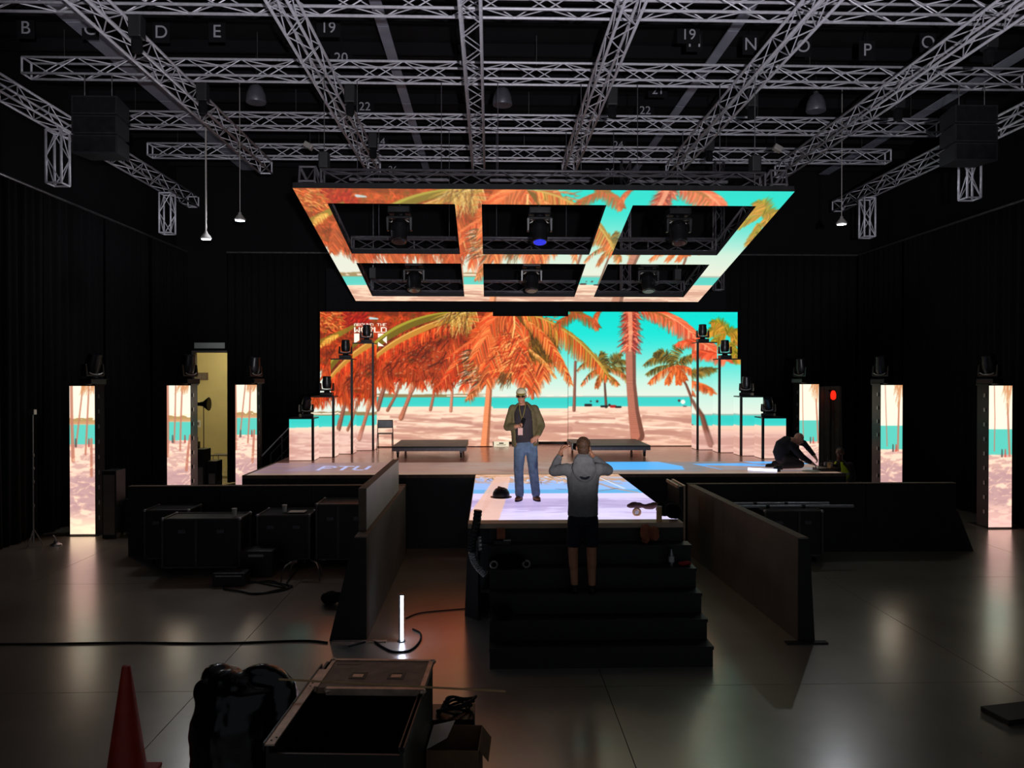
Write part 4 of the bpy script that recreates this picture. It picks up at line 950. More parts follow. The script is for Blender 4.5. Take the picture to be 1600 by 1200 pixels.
# ---------------------------------------------------------------- barricades
def barricade(name, label, sect, path0, path1, cuts, m='grey_board'):
    """sect: cross-section (offset sideways, height); swept from path0 to path1 (floor points), split at cuts (0-1) into panels"""
    a, b = Vector(path0), Vector(path1); d = (b-a).normalized(); n = Vector((d.y, -d.x, 0))
    t = thing(name, label, 'barrier', ((a+b)/2)[:], 0, 'barricade walls around the stage')
    ks = [0]+list(cuts)+[1]; g = .004/(b-a).length
    for i in range(len(ks)-1):
        p, q = a.lerp(b, ks[i]+(g if i else 0)), a.lerp(b, ks[i+1]-(g if i < len(ks)-2 else 0))
        pan = MB().prism([p+n*o+Vector((0,0,z)) for o, z in sect], [q+n*o+Vector((0,0,z)) for o, z in sect]).build('panel', m, t, world=True)
        so = [o for o, z in sect if z > 1.0]; lo, hi = min(so), max(so)
        MB().prism([p+n*lo+Vector((0,0,1.25)), p+n*hi+Vector((0,0,1.25)), p+n*hi+Vector((0,0,1.258)), p+n*lo+Vector((0,0,1.258))], [q+n*lo+Vector((0,0,1.25)), q+n*hi+Vector((0,0,1.25)), q+n*hi+Vector((0,0,1.258)), q+n*lo+Vector((0,0,1.258))]).build('top_edge', 'board_edge', t, world=True)
    return t
tl = barricade('barricade', 'grey barricade wall left of the runway, with a sloped back', [(0, 0), (0, 1.25), (.15, 1.25), (.45, 0)], (-1.51, 13.85, 0), (-1.50, 9.4, 0), (.48,))
MB().bx(-1.96, -1.5, 9.385, 9.399, .0, 1.25).v
MB().prism([(-1.5, 9.37, 0), (-1.5, 9.37, 1.25), (-1.65, 9.37, 1.25), (-1.95, 9.37, 0)], [(-1.5, 9.398, 0), (-1.5, 9.398, 1.25), (-1.65, 9.398, 1.25), (-1.95, 9.398, 0)]).build('end_cap', 'black_paint', tl, world=True)
MB().bx(-1.9, -1.25, 9.27, 9.34, 0, .02).build('foot_plate', 'case_rail', tl, world=True)
tr = barricade('barricade', 'grey-brown barricade wall right of the runway', [(0, 0), (0, 1.25), (-.13, 1.25), (-.2, 0)], (3.6, 13.85, 0), (3.74, 9.2, 0), (.42,))
MB().prism([(3.74, 9.17, 0), (3.74, 9.17, 1.25), (3.87, 9.17, 1.25), (3.94, 9.17, 0)], [(3.74, 9.198, 0), (3.74, 9.198, 1.25), (3.87, 9.198, 1.25), (3.94, 9.198, 0)]).build('end_cap', 'black_paint', tr, world=True)
MB().bx(3.56, 4.06, 9.07, 9.16, 0, .02).build('foot_plate', 'black_paint', tr, world=True)
barricade('barricade', 'black barricade wall in front of the stage at left, behind the road cases', [(0, 0), (0, 1.25), (-.14, 1.25), (-.14, 0)], (-6.46, 13.9, 0), (-1.52, 13.9, 0), (.33, .66), 'black_wood')
tr2 = barricade('barricade', 'black barricade wall in front of the stage at right, behind the pipes', [(0, 0), (0, 1.25), (-.14, 1.25), (-.14, 0)], (3.62, 13.9, 0), (8.6, 13.9, 0), (.33, .66), 'black_wood')
MB().prism([(8.62, 13.88, 0), (8.92, 13.88, 0), (8.62, 13.88, .75)], [(8.62, 14.0, 0), (8.92, 14.0, 0), (8.62, 14.0, .75)]).build('end_brace', 'black_wood', tr2, world=True)
wp = thing('display_board', 'large white board standing on the left barricade', 'board', (-1.62, 11.4, 1.26))
MB().bx(-1.66, -1.56, 9.75, 13.2, 1.26, 1.8).build('board', 'board_edge', wp, world=True, bevel=.004); MB().bx(-1.5595, -1.556, 9.76, 13.19, 1.27, 1.79).build('white_face', 'laminate_white', wp, world=True)
fp = thing('framed_panel', 'dark framed panel leaning upright inside the right barricade', 'panel', (3.2, 13.0, 0))
MB().bx(3.13, 3.2, 12.6, 13.4, 0, 1.40).build('panel', 'case_laminate', fp, world=True)
MB().bx(3.10, 3.13, 12.6, 13.4, 1.37, 1.42).bx(3.2, 3.23, 12.6, 13.4, 1.37, 1.42).bx(3.2, 3.23, 12.57, 12.6, 0, 1.42).build('frame', 'case_rail', fp, world=True)

# ---------------------------------------------------------------- road cases
def road_case(label, x0, x1, y0, y1, h, split=(.33,), rot=0, name='road_case', cz=.12, lid=True):
    cx, cy, w, d = (x0+x1)/2, (y0+y1)/2, x1-x0, y1-y0
    t = thing(name, label, 'road case', (cx, cy, 0), rot, 'black road cases'); w2, d2 = w/2, d/2
    MB().bx(-w2+.01, w2-.01, -d2+.01, d2-.01, cz, h-.01).build('body', 'case_laminate', t)
    e = MB(); r = .018
    for sx in (-1, 1):
        for sy in (-1, 1): e.bx(sx*w2-r, sx*w2+r, sy*d2-r, sy*d2+r, cz, h)
    for z in (cz, h-.02):
        for s in (-1, 1):
            e.bx(-w2, w2, s*d2-r, s*d2+r, z, z+.025); e.bx(s*w2-r, s*w2+r, -d2, d2, z, z+.025)
    e.build('edge_rail', 'case_edge', t)
    for k in split: MB().bx(-w2+w*k-.02, -w2+w*k+.02, -d2-.004, -d2+.02, cz+.03, h-.03).build('divider', 'case_edge', t)
    for sx in (-1, 1):
        for sy in (-1, 1):
            MB().ell((sx*w2, sy*d2, h-.01), (.032, .032, .03), None, 8, 5).build('corner', 'aluminium', t)
            q = MB().bx(sx*(w2-.1)-.03, sx*(w2-.1)+.03, sy*(d2-.09)-.03, sy*(d2-.09)+.03, cz-.025, cz).build('caster', 'steel', t)
            MB().lathe([(.0, -.018), (.05, -.018), (.05, .018), (0, .018)], 12, (sx*(w2-.1), sy*(d2-.09), .05), Matrix.Rotation(PI/2, 3, 'Y')).build('wheel', 'rubber', q)
    if w > .6:
        for sx in (-.25, .25): MB().bx(sx*w-.06, sx*w+.06, -d2-.012, -d2+.01, h*.74, h*.74+.06).build('latch', 'truss_black', t)
    return t
road_case('black road case at far left of the row, half behind another', -5.85, -5.12, 13.2, 13.75, .95, (), 0)
road_case('wide black road case with a paper cup on it', -5.28, -4.05, 12.55, 13.1, .92, (.43,), 0)
road_case('black road case with a paper cup and a sheet of paper on it', -3.88, -3.02, 12.95, 13.6, .9, (), 0)
road_case('tallest black road case, next to the sloped left barricade', -2.92, -2.02, 13.05, 13.7, 1.06, (.4,), 0)
road_case('black road case under the long pipes behind the right barricade', 4.75, 5.75, 13.1, 13.7, .9, (.6,), 0)
am = thing('amplifier_rack', 'small black amplifier box on the floor before the cases', 'equipment', (-3.74, 12.6, 0))
MB().bx(-.26, .26, -.2, .2, 0, .42).build('body', 'case_laminate', am, bevel=.015); MB().bx(-.22, .22, -.212, -.2, .06, .3).build('grille', 'black_satin', am); MB().bx(-.12, .12, -.22, -.2, .33, .37).build('handle', 'steel', am)
ab = thing('amplifier_rack', 'low black box in front of the small amplifier box', 'equipment', (-4.0, 12.0, 0))
MB().bx(-.25, .25, -.14, .14, 0, .2).build('body', 'case_laminate', ab, bevel=.015); MB().bx(-.2, .2, -.15, -.14, .15, .17).build('grille', 'steel', ab)
def cup(x, y, z, label):
    t = thing('paper_cup', label, 'cup', (x, y, z)); MB().lathe([(.03, 0), (.042, .115)], 14).build('body', 'paper', t, smooth=40); MB().lathe([(.044, .108), (.044, .118), (.036, .118)], 14).build('rim', 'paper', t, smooth=40)
cup(-4.2, 12.75, .93, 'white paper cup on the wide road case'); cup(-3.5, 13.2, .91, 'white paper cup beside a sheet of paper on a road case')
o = MB().bx(-.14, .14, -.1, .1, 0, .008).build('paper_sheet', 'paper'); o.location = (-3.28, 13.2, .91); tag(o, 'white sheet of paper lying on a road case', 'paper')
fs = thing('folded_stool', 'chrome legged stool frame standing before the cases', 'stool', (-2.95, 12.2, 0))
for (x, s) in ((-.3, 1), (.3, -1)):
    p = smooth_path([(x, -.15, 0.01), (x+.03*s, -.13, .2), (x+.1*s, 0, .27), (x+.24*s, .12, .29)], 5); MB().path(p, .013, 6).build('leg', 'steel', fs)
    p = smooth_path([(x+.05*s, .2, 0.01), (x+.08*s, .17, .2), (x+.24*s, .12, .29)], 5); MB().path(p, .013, 6).build('leg', 'steel', fs)
MB().bx(-.1, .1, .06, .18, .28, .31).build('seat', 'black_cloth', fs)
def cable(label, pts, r=.012, m='rubber', name='floor_cable'):
    p = smooth_path(pts, 6); c = p[0]; o = MB().path([q-c for q in p], r, 6).build(name, m, smooth=60); o.location = c; return tag(o, label, 'cable')
def loops(cx, cy, n, r, seed):
    rr = random.Random(seed); return [(cx+(r+rr.uniform(-.08, .08))*math.cos(k*.7)*1.5, cy+(r+rr.uniform(-.08, .08))*math.sin(k*.7), .012+.003*(k % 4)) for k in range(n)]
cable('tangle of black cable on the floor before the road cases', [G(365, 902, .012)]+[Vector(p) for p in loops(-3.55, 11.75, 20, .3, 4)]+[G(470, 885, .012)])
cable('long black cable running across the floor from the left edge', [G(u, v, .012) for u, v in ((-60, 1006), (60, 1006), (200, 1004), (340, 1005), (470, 1001), (512, 1004))])
cable('black cable looping round the upright light tube', [G(u, v, .012) for u, v in ((545, 1010), (580, 1002), (596, 1010), (615, 1018), (640, 1016), (655, 1003), (657, 990), (645, 983))])
cable('thin black cable curving toward the stair fin', [G(u, v, .01) for u, v in ((634, 966), (655, 958), (690, 954), (728, 951))], .008)
pk = [('nearer of two loose pipes lying across the road case at right', 4.02, 6.35, 13.22), ('farther of two loose pipes lying across the road case at right', 4.0, 6.05, 13.52)]
for lb, x0, x1, y in pk:
    t = thing('steel_pipe', lb, 'pipe', ((x0+x1)/2, y, .925)); MB().path([(x0-(x0+x1)/2, 0, .03), (x1-(x0+x1)/2, 0, .03)], .028, 10).build('tube', 'aluminium', t, smooth=40)
    for k in (.35, .62): q = (x1-x0)*(k-.5); MB().path([(q-.03, 0, .03), (q+.03, 0, .03)], .036, 10).build('clamp', 'black_paint', t, smooth=40)

# ---------------------------------------------------------------- moving head lights
def moving_head(label, loc, s=1.0, tilt=0.0, rotz=0.0, hung=False, lens='lens_glass', pale=True):
    t = thing('moving_head_light', label, 'stage light', loc, rotz, 'moving head lights')
    t.scale = (s, s, s)
    if hung: t.rotation_euler = (PI, 0, rotz)
    MB().bx(-.17, .17, -.14, .14, .0, .1).build('base', 'black_plastic', t, bevel=.015)
    MB().lathe([(.08, .1), (.09, .12), (.07, .14)], 14).build('swivel', 'black_plastic', t)
    y = MB(); y.bx(-.19, .19, -.06, .06, .14, .18)
    for sx in (-1, 1): y.prism([(sx*.15, -.07, .16), (sx*.2, -.07, .16), (sx*.2, .07, .16), (sx*.15, .07, .16)], [(sx*.16, -.05, .36), (sx*.195, -.05, .36), (sx*.195, .05, .36), (sx*.16, .05, .36)])
    yk = y.build('yoke', 'black_plastic', t, bevel=.008)
    if pale:
        p = [(.15*math.sin(a), -.078, .23-.055*math.cos(a)) for a in np.linspace(-1.25, 1.25, 9)]
        MB().path(p, .010, 5).build('pale_trim', 'yoke_pale', yk)
    hd = MB().lathe([(.06, -.13), (.11, -.12), (.125, -.06), (.13, .06), (.115, .16), (.12, .2), (.115, .215)], 18).build('head', 'black_plastic', t, smooth=40)
    hd.location = (0, 0, .33); hd.rotation_euler = (tilt, 0, 0)
    MB().lathe([(.1, .215), (.09, .224)], 18).build('lens', lens, hd)
    for k in range(4): MB().lathe([(.132, -.04+.02*k), (.132, -.032+.02*k)], 18).build('cooling_fin', 'black_satin', hd)
    return t
cl_ = ['shortest left column', 'second shortest left column', 'second tallest left column', 'tallest left column', 'shortest right column', 'second shortest right column', 'second tallest right column', 'tallest right column']
for (x, y, z), n, k in zip(COLS, cl_, range(8)):
    moving_head('black moving head light on the %s' % n, (x+(.06 if k < 4 else -.06), y-.05, z), .82 if k not in (0, 4) else .8, 0.0 if k not in (0, 4) else .5, .5 if k in (0,) else (-.6 if k in (4, 5) else 0))
tn = ['far left tower', 'tower left of the doorway', 'tower beside the stage at left', 'far right tower', 'middle right tower', 'right tower behind the bent man']
for (x, y, z), n, k in zip(TOWS, tn, range(6)):
    moving_head('black moving head light on the %s' % n, (x+(.14 if k < 3 else -.14), y-.05, z), 1.15, .25 if k in (0, 3) else .1, 1.2 if k < 3 else -1.2)
for i, xc in enumerate((-1.72, .96, 3.65)):
    for j, v in enumerate((.29, .76)):
        p = hp_(xc, v, .0); lb = 'black moving head light hanging in the %s %s opening of the video frame' % (('near', 'rear')[j], ('left', 'middle', 'right')[i])
        zt = p.z+.45; moving_head(lb, (p.x, p.y, zt), 1.25, -.3, 0, True, 'lens_blue' if (i, j) == (1, 0) else 'lens_glass')
        tp = thing('hanging_pipe', 'dark drop pipe holding the light in the %s %s opening' % (('near', 'rear')[j], ('left', 'middle', 'right')[i]), 'pipe', (p.x, p.y, zt)); MB().tube((0,0,0.002), (0,0,.5), .02, 8).build('pole', 'truss_black', tp); MB().bx(-.95, .95, -.025, .025, .5, .55).build('cross_bar', 'truss_black', tp); [MB().tube((sx, 0, .55), (sx, 0, ZG+.35-zt), .008).build('wire', 'truss_black', tp) for sx in (-.8, .8)]
# little work lights clamped on the truss (pale boxes seen at both sides)
for (u, v, lb) in ((482, 228, 'small tan spotlight clamped under the trusses at left'), (1215, 232, 'small pale spotlight clamped under the trusses at right')):
    p = D(u, v, 17.65); t = thing('spotlight', lb, 'stage light', (p.x, p.y, p.z))
    MB().box((0,0,0), (.2, .16, .12), Matrix.Rotation(.5, 3, 'Y')).build('body', 'yoke_pale', t, bevel=.01); MB().tube((0,.15,.03), (0,.15,ZG+.344-p.z), .012).bx(-.02, .02, 0, .16, 0, .03).build('drop', 'black_paint', t)

# the wash light behind the camera that carries the lamp set at the top
wf = thing('wash_light', 'large wash light on a stand behind the viewpoint', 'stage light', (WASH_LOC[0], WASH_LOC[1]-.02, 0))
MB().lathe([(.0, -.34), (.16, -.32), (.19, -.05), (.2, -.03), (.19, -.03), (.15, -.28), (.0, -.3)], 20, (0, 0, WASH_LOC[2]), rot_to((0, 1, .73))).build('housing', 'black_plastic', wf, smooth=40)
MB().path([(0, -.12, 0.3), (0, -.12, WASH_LOC[2]-.34)], .03, 8).build('pole', 'black_satin', wf)
for k in range(3): a = 2*PI*k/3; MB().path([(0, -.12, .6), (.6*math.cos(a), -.12+.6*math.sin(a), .02)], .018, 6).build('leg', 'black_satin', wf)

# ---------------------------------------------------------------- things on the stage
def riser(label, x0, x1, y0, y1):
    t = thing('rolling_riser', label, 'platform', ((x0+x1)/2, (y0+y1)/2, H), 0, 'rolling risers'); w, d = (x1-x0)/2, (y1-y0)/2
    MB().bx(-w, w, -d, d, .23, .27).build('deck', 'black_wood', t); MB().bx(-w, w, -d, -d+.05, .16, .229).bx(-w, w, d-.05, d, .16, .229).bx(-w, -w+.05, -d+.05, d-.05, .16, .229).bx(w-.05, w, -d+.05, d-.05, .16, .229).build('frame', 'truss_black', t)
    for sx in (-1, 1):
        for sy in (-1, 1):
            l = MB().bx(sx*(w-.12)-.03, sx*(w-.12)+.03, sy*(d-.12)-.03, sy*(d-.12)+.03, .09, .16).build('caster', 'truss_black', t); MB().lathe([(0, -.02), (.06, -.02), (.06, .02), (0, .02)], 12, (sx*(w-.12), sy*(d-.12), .062), Matrix.Rotation(PI/2, 3, 'Y')).build('wheel', 'rubber', l)
riser('low black rolling riser beside the folding chair', -2.2, -.53, 17.35, 19.2)
riser('low black rolling riser behind the photographer', 1.95, 3.68, 17.45, 19.3)
ch = thing('folding_chair', 'black metal folding chair by the tallest left column', 'chair', (-2.62, 19.35, H+.012), .12)
for sx in (-1, 1):
    MB().path([(sx*.2, -.22, 0), (sx*.19, .12, .45), (sx*.18, .16, .74)], .011, 6).build('front_leg', 'black_satin', ch); MB().path([(sx*.17, .26, 0), (sx*.17, -.1, .42)], .011, 6).build('rear_leg', 'black_satin', ch)
MB().bx(-.18, .18, -.2, .14, .40, .425).build('seat', 'black_plastic', ch, bevel=.01); MB().bx(-.19, .19, .13, .165, .53, .74).build('backrest', 'black_plastic', ch, bevel=.02); MB().tube((-.18, -.18, .06), (.18, -.18, .06), .008).build('stretcher', 'black_satin', ch)
pl = thing('placard', 'small white label standing at the centre of the video wall', 'sign', (.31, 20.3, H)); MB().bx(-.2, .2, -.01, .01, 0, .13).build('board', 'placard_glow', pl); MB().bx(-.12, .12, -.013, -.0105, .035, .05).bx(-.06, .06, -.013, -.0105, .07, .1).build('print', 'black_paint', pl); MB().bx(-.2, .2, .01, .08, 0, .012).build('foot', 'paper', pl)
sl = thing('light_strip', 'bright white light tube lying on the stage edge', 'light', (5.3, 14.75, H)); MB().path([(-.24, .14, .03), (.24, -.12, .03)], .026, 10).build('tube', 'strip_light', sl, smooth=60); MB().path([(.24, -.12, .03), (.29, -.147, .03)], .028, 10).build('cap', 'black_paint', sl)
# electronics rig the bent man works on
rg = thing('electronics_rig', 'small wired electronics rig on the stage edge before the bent man', 'equipment', (6.56, 14.8, H))
MB().bx(-.2, .2, -.14, .14, .0, .06).build('tray', 'black_plastic', rg)
rr = random.Random(5)
for k in range(9): MB().box((rr.uniform(-.16, .16), rr.uniform(-.1, .1), .09+rr.uniform(0, .05)), (rr.uniform(.03, .09), .05, rr.uniform(.03, .07))).build('module', ['yoke_pale', 'black_plastic', 'steel', 'kraft_tube'][k % 4], rg)
for (x, y) in ((.05, 0), (-.12, .03)): MB().tube((x, y, .06), (x, y, .28), .006).build('antenna', 'black_plastic', rg)
dk = MB().lathe([(.0, 0), (.16, 0), (.18, .02), (.0, .022)], 18).build('white_plate', 'paper'); dk.location = (6.2, 14.62, H); tag(dk, 'flat white disc on the stage edge by the bent man', 'plate')
# things on the runway and the steps
hm_ = thing('hard_hat', 'dark hard hat lying on the runway left of the standing man', 'helmet', G(783, 779, H)[:], .4)
MB().lathe([(.125, .03), (.13, .06), (.12, .1), (.09, .145), (.05, .165), (.0, .17)], 20).build('shell', 'black_satin', hm_, smooth=60); MB().lathe([(.115, .02), (.16, .02), (.165, .028), (.12, .036)], 20).build('brim', 'black_satin', hm_, smooth=40); MB().bx(-.012, .012, -.1, .1, .145, .172).build('ridge', 'dark_brown_cloth', hm_)
def stepz(k): return .23*k
jk = MB(); 
for k in range(9): jk.ell((-.18+.045*k, .02*math.sin(k*2), .025+.01*math.sin(k)), (.07, .06, .035+.012*math.sin(k*1.3)), None, 8, 6)
o = organic('crumpled_jacket', jk, 'dark_brown_cloth', None, .012, 4, False, .015, .06); o.location = G(1007, 793, H+.001-min(v.co.z for v in o.data.vertices)); tag(o, 'flat brown jacket lying on the right of the runway', 'jacket')
tp = thing('tape_roll', 'round pale tape roll on the runway near the stairs', 'tape', G(995, 806, H)[:]); MB().path([(.045*math.cos(a), 0, .05+.045*math.sin(a)) for a in np.linspace(0, 2*PI, 17)], .016, 6).build('roll', 'kraft_tube', tp, smooth=60); MB().lathe([(.028, -.012), (.028, .012)], 14, (0, 0, .05), Matrix.Rotation(PI/2, 3, 'X')).build('core', 'paper', tp)
kt = thing('cardboard_tube', 'upright tan cardboard tube at the runway front edge', 'tube', (2.14, 9.63, H)); MB().lathe([(.035, 0), (.035, .19)], 16).build('body', 'kraft_tube', kt, smooth=40); MB().lathe([(.036, .188), (.036, .196), (.02, .196)], 16).build('cap', 'paper', kt)
def lump(name, label, cat, c, r, m, seed, n=7, disp=.03):
    b = MB(); q = random.Random(seed)
    for k in range(n): b.ell((q.uniform(-.5, .5)*r[0], q.uniform(-.5, .5)*r[1], r[2]*q.uniform(.35, .7)), (r[0]*q.uniform(.4, .6), r[1]*q.uniform(.4, .6), r[2]*q.uniform(.35, .5)), Matrix.Rotation(q.uniform(-1, 1), 3, 'Z'), 10, 7)
    zmin = min(v[2] for v in b.v); b.v = [(v[0], v[1], v[2]-zmin) for v in b.v]
    o = organic(name, b, m, None, min(r)/14, 3, False, disp, .05); 
    z = min(v.co.z for v in o.data.vertices); o.location = (c[0], c[1], c[2]-z); return tag(o, label, cat)
lump('black_bag', 'soft black bag on the right corner of the runway', 'bag', (2.3, 9.8, H), (.17, .16, .2), 'black_cloth', 3)
lump('bundled_sweater', 'bundled reddish brown sweater on the top step', 'sweater', (1.98, 9.44, stepz(5)), (.14, .075, .2), 'brown_cloth', 8)
bt = thing('drink_bottle', 'small drink bottle standing on a step at right', 'bottle', (2.2, 9.22, stepz(4))); MB().lathe([(.032, 0), (.034, .01), (.034, .15), (.014, .19), (.014, .21)], 14).build('body', 'steel', bt, smooth=40); MB().lathe([(.035, .05), (.035, .12)], 14).build('label', 'paper', bt, smooth=40); MB().lathe([(.017, .208), (.017, .228)], 12).build('cap', 'black_plastic', bt)
lump('red_packet', 'crumpled red packet on a step beside the bottle', 'packet', (2.36, 9.2, stepz(4)), (.09, .06, .06), 'red_plastic', 12, 5, .015)
wb_ = thing('wooden_block', 'small brown wooden block on a black stand on the top step', 'block', (.14, 9.44, stepz(5))); MB().box((0,0,.13), (.1, .03, .13), Matrix.Rotation(-.2, 3, 'X')).build('block', 'brown_cloth', wb_); MB().bx(-.09, .12, -.06, .06, 0, .05).build('stand', 'black_plastic', wb_)
MB().bx(.03, .12, -.055, -.03, .05, .062).build('lip', 'yoke_pale', wb_)
lump('tool_pouch', 'black tool pouch with tape rolls on the upper left steps', 'bag', (.2, 9.215, stepz(4)), (.26, .065, .14), 'black_cloth', 21)
for (x, y, z, lb) in ((.44, 9.16, stepz(4)+.0, 'pale tape roll standing on the step right of the pouch'), (.05, 9.13, stepz(4), 'pale tape roll on the step left of the pouch')):
    t = thing('tape_roll', lb, 'tape', (x, y, z)); MB().path([(.04*math.cos(a), 0, .05+.04*math.sin(a)) for a in np.linspace(0, 2*PI, 15)], .012, 6).build('roll', 'yoke_pale', t, smooth=60)
lump('glove_bundle', 'dark bundle of gloves on a lower left step', 'gloves', (.14, 8.745, stepz(2)), (.16, .065, .12), 'black_cloth', 31)

# ---------------------------------------------------------------- upright light tube on the floor
p = G(627, 1002); lt = thing('light_tube', 'glowing white light tube standing upright on the floor', 'light', p[:])
MB().lathe([(.05, 0), (.05, .012)], 16).build('base', 'black_satin', lt); MB().lathe([(.018, .02), (.018, .56)], 14, (.01, -.006, 0)).build('tube', 'tube_light', lt, smooth=60); MB().bx(-.03, -.008, -.014, .02, .012, .575).build('housing', 'steel', lt); MB().lathe([(.021, .56), (.021, .58)], 14, (.01, -.006, 0)).build('cap', 'steel', lt)
lump('fallen_pouch', 'dark pouch lying at the foot of the left barricade', 'bag', G(520, 945)[:], (.2, .16, .16), 'black_cloth', 41)

# ---------------------------------------------------------------- foreground
co = thing('traffic_cone', 'orange traffic cone in the lower left corner', 'cone', (-2.9, 6.2, 0))
MB().lathe([(.165, .03), (.15, .06), (.035, .88), (.03, .9), (.0, .905)], 24).build('cone', 'cone_orange', co, smooth=50); MB().bx(-.2, .2, -.2, .2, 0, .03).build('base', 'cone_orange', co, bevel=.01)
bg = MB(); q = random.Random(2)
bg.eloft([(0, 0, .0), (0, 0, .25), (0, 0, .6), (0, 0, .85)], [(.3, .26), (.38, .3), (.37, .28), (.3, .2)], (1, 0, 0))
for k in range(10): bg.ell((q.uniform(-.24, .1), q.uniform(-.15, .15), q.uniform(.75, .92)), (.12, .12, .1))
bg.lathe([(.0, -.1), (.26, -.1), (.28, 0), (.26, .08), (.0, .1)], 24, (.16, -.02, .72), Matrix.Rotation(1.25, 3, 'X'))
o = organic('covered_drum', bg, 'bin_plastic', None, .02, 3, False, .035, .16); zz = min(v.co.z for v in o.data.vertices); o.location = (-1.9, 5.9, -zz); tag(o, 'rounded gear under shiny black plastic beside the big case', 'covered gear')
tk = thing('open_trunk', 'large open road case with a metal rail in the foreground', 'road case', (-.95, 5.62, 0), -.055)
hw, L0, L1, hz = .44, -.72, .74, .85
tb = MB(); tb.bx(-hw, -hw+.02, L0, L1, .1, hz); tb.bx(hw-.02, hw, L0, L1, .1, hz); tb.bx(-hw+.02, hw-.02, L0, L0+.02, .1, hz-.05); tb.bx(-hw+.02, hw-.02, L1-.02, L1, .1, hz); tb.bx(-hw+.02, hw-.02, L0+.02, L1-.02, .1, .13)
tb.build('body', 'case_laminate', tk)
rl = MB().bx(-hw-.008, -hw+.055, L0, L1-.2, hz, hz+.012).build('side_rail', 'case_rail', tk)
for y in (L0+.05, L0+.09, .2, .26): MB().lathe([(.007, hz+.012), (.006, hz+.015)], 8, (-hw+.02+(.02 if y < 0 and y > L0+.07 else 0), y, 0)).build('screw', 'black_paint', rl)
MB().bx(-hw-.02, -hw-.008, L0, L1-.1, hz-.03, hz+.018).build('outer_lip', 'black_satin', tk)
MB().bx(hw-.03, hw+.01, L0, .1, hz-.03, hz).build('side_rail', 'black_satin', tk)
for sx in (-1, 1):
    for y in (L0+.15, L1-.15):
        c_ = MB().bx(sx*(hw-.1)-.04, sx*(hw-.1)+.04, y-.04, y+.04, .085, .1).build('caster', 'steel', tk); MB().lathe([(0, -.02), (.045, -.02), (.045, .02), (0, .02)], 12, (sx*(hw-.1), y, .045), Matrix.Rotation(PI/2, 3, 'Y')).build('wheel', 'rubber', c_)
ld = MB().bx(-hw+.075, hw, .17, L1, hz-.03, hz+.015).build('lid', 'case_worn', tk)
MB().bx(-hw+.05, hw+.01, L1-.025, L1+.01, hz-.02, hz+.022).bx(-hw+.055, -hw+.085, .17, L1-.025, hz-.02, hz+.022).bx(hw-.025, hw+.01, .17, L1-.025, hz-.02, hz+.022).build('lid_rail', 'case_rail', ld)
MB().bx(-hw+.16, hw+.01, .115, .155, hz-.02, hz+.03).bx(-hw+.16, hw+.01, .155, .17, hz-.02, hz+.0).build('front_rail', 'case_rail', ld)
for x in (-.1, .2):
    h_ = MB().bx(x-.065, x+.065, .34, .47, hz+.015, hz+.019).build('dish', 'board_edge', ld); MB().bx(x-.04, x+.04, .365, .445, hz+.019, hz+.0215).build('dish_well', 'case_rail', h_); MB().bx(x-.04, x+.04, .43, .446, hz+.0215, hz+.024).build('dish_lip', 'black_paint', h_)
MB().prism([(-.33, .63, hz+.0155), (-.14, .63, hz+.0155), (-.12, .66, hz+.0155), (-.12, .7, hz+.0155), (-.33, .7, hz+.0155)], [(-.33, .63, hz+.017), (-.14, .63, hz+.017), (-.12, .66, hz+.017), (-.12, .7, hz+.017), (-.33, .7, hz+.017)]).build('sticker', 'case_laminate', ld)
for (x, y) in ((-hw+.06, L1-.01), (hw, L1-.01), (-hw+.17, .13), (hw, .13)): MB().ell((x, y, hz+.01), (.03, .03, .022), None, 10, 6).build('corner', 'case_rail', ld)
p0, p1 = D(436, 1074, 5.72), D(790, 1089, 5.72); p0.z = .965; p1.z = .855; o = MB().tube((0,0,0), p1-p0, .008, 8).build('thin_pole', 'kraft_tube', smooth=50); o.location = p0; tag(o, 'thin pale pole lying across the open case', 'pole')
cb = thing('cardboard_box', 'open brown cardboard box beside the foreground case', 'box', (-.27, 6.05, 0), -.06)
w_ = MB(); w_.bx(-.2, -.192, -.22, .22, 0, .36); w_.bx(.192, .2, -.22, .22, 0, .36); w_.bx(-.192, .192, -.22, -.212, 0, .36); w_.bx(-.192, .192, .212, .22, 0, .36); w_.bx(-.192, .192, -.212, .212, 0, .01); w_.build('carton', 'cardboard', cb)
MB().prism([(-.2, -.2, .36), (-.2, .2, .36), (-.02, .16, .42), (-.05, -.14, .42)], [(-.2, -.2, .364), (-.2, .2, .364), (-.02, .16, .424), (-.05, -.14, .424)]).build('flap', 'paper', cb); MB().prism([(.2, -.2, .36), (.2, .2, .36), (.27, .2, .27), (.27, -.2, .27)], [(.203, -.2, .36), (.203, .2, .36), (.273, .2, .27), (.273, -.2, .27)]).build('flap', 'cardboard', cb)
cr = thing('cable_crate', 'black crate heaped with cables behind the cardboard box', 'crate', (-.33, 6.75, 0)); MB().bx(-.2, .2, -.16, .16, 0, .26).build('crate', 'black_plastic', cr)
for k in range(5): MB().path([Vector(p) for p in smooth_path([(.13*math.cos(a+k)+.02*k, .1*math.sin(a*1.1+k), .28+.02*k+.03*math.sin(2*a+k)) for a in np.linspace(0, 6, 9)], 4)], .012, 6).build('cable', 'rubber', cr, smooth=60)
mt = thing('black_case_lid', 'flat black case lid at the right edge of the frame', 'lid', G(1600, 1120)[:], .2); MB().bx(-.3, .5, -.12, .2, 0, .05).build('lid', 'case_laminate', mt, bevel=.01); MB().bx(-.31, .51, -.13, -.12, 0, .055).build('rail', 'black_satin', mt)

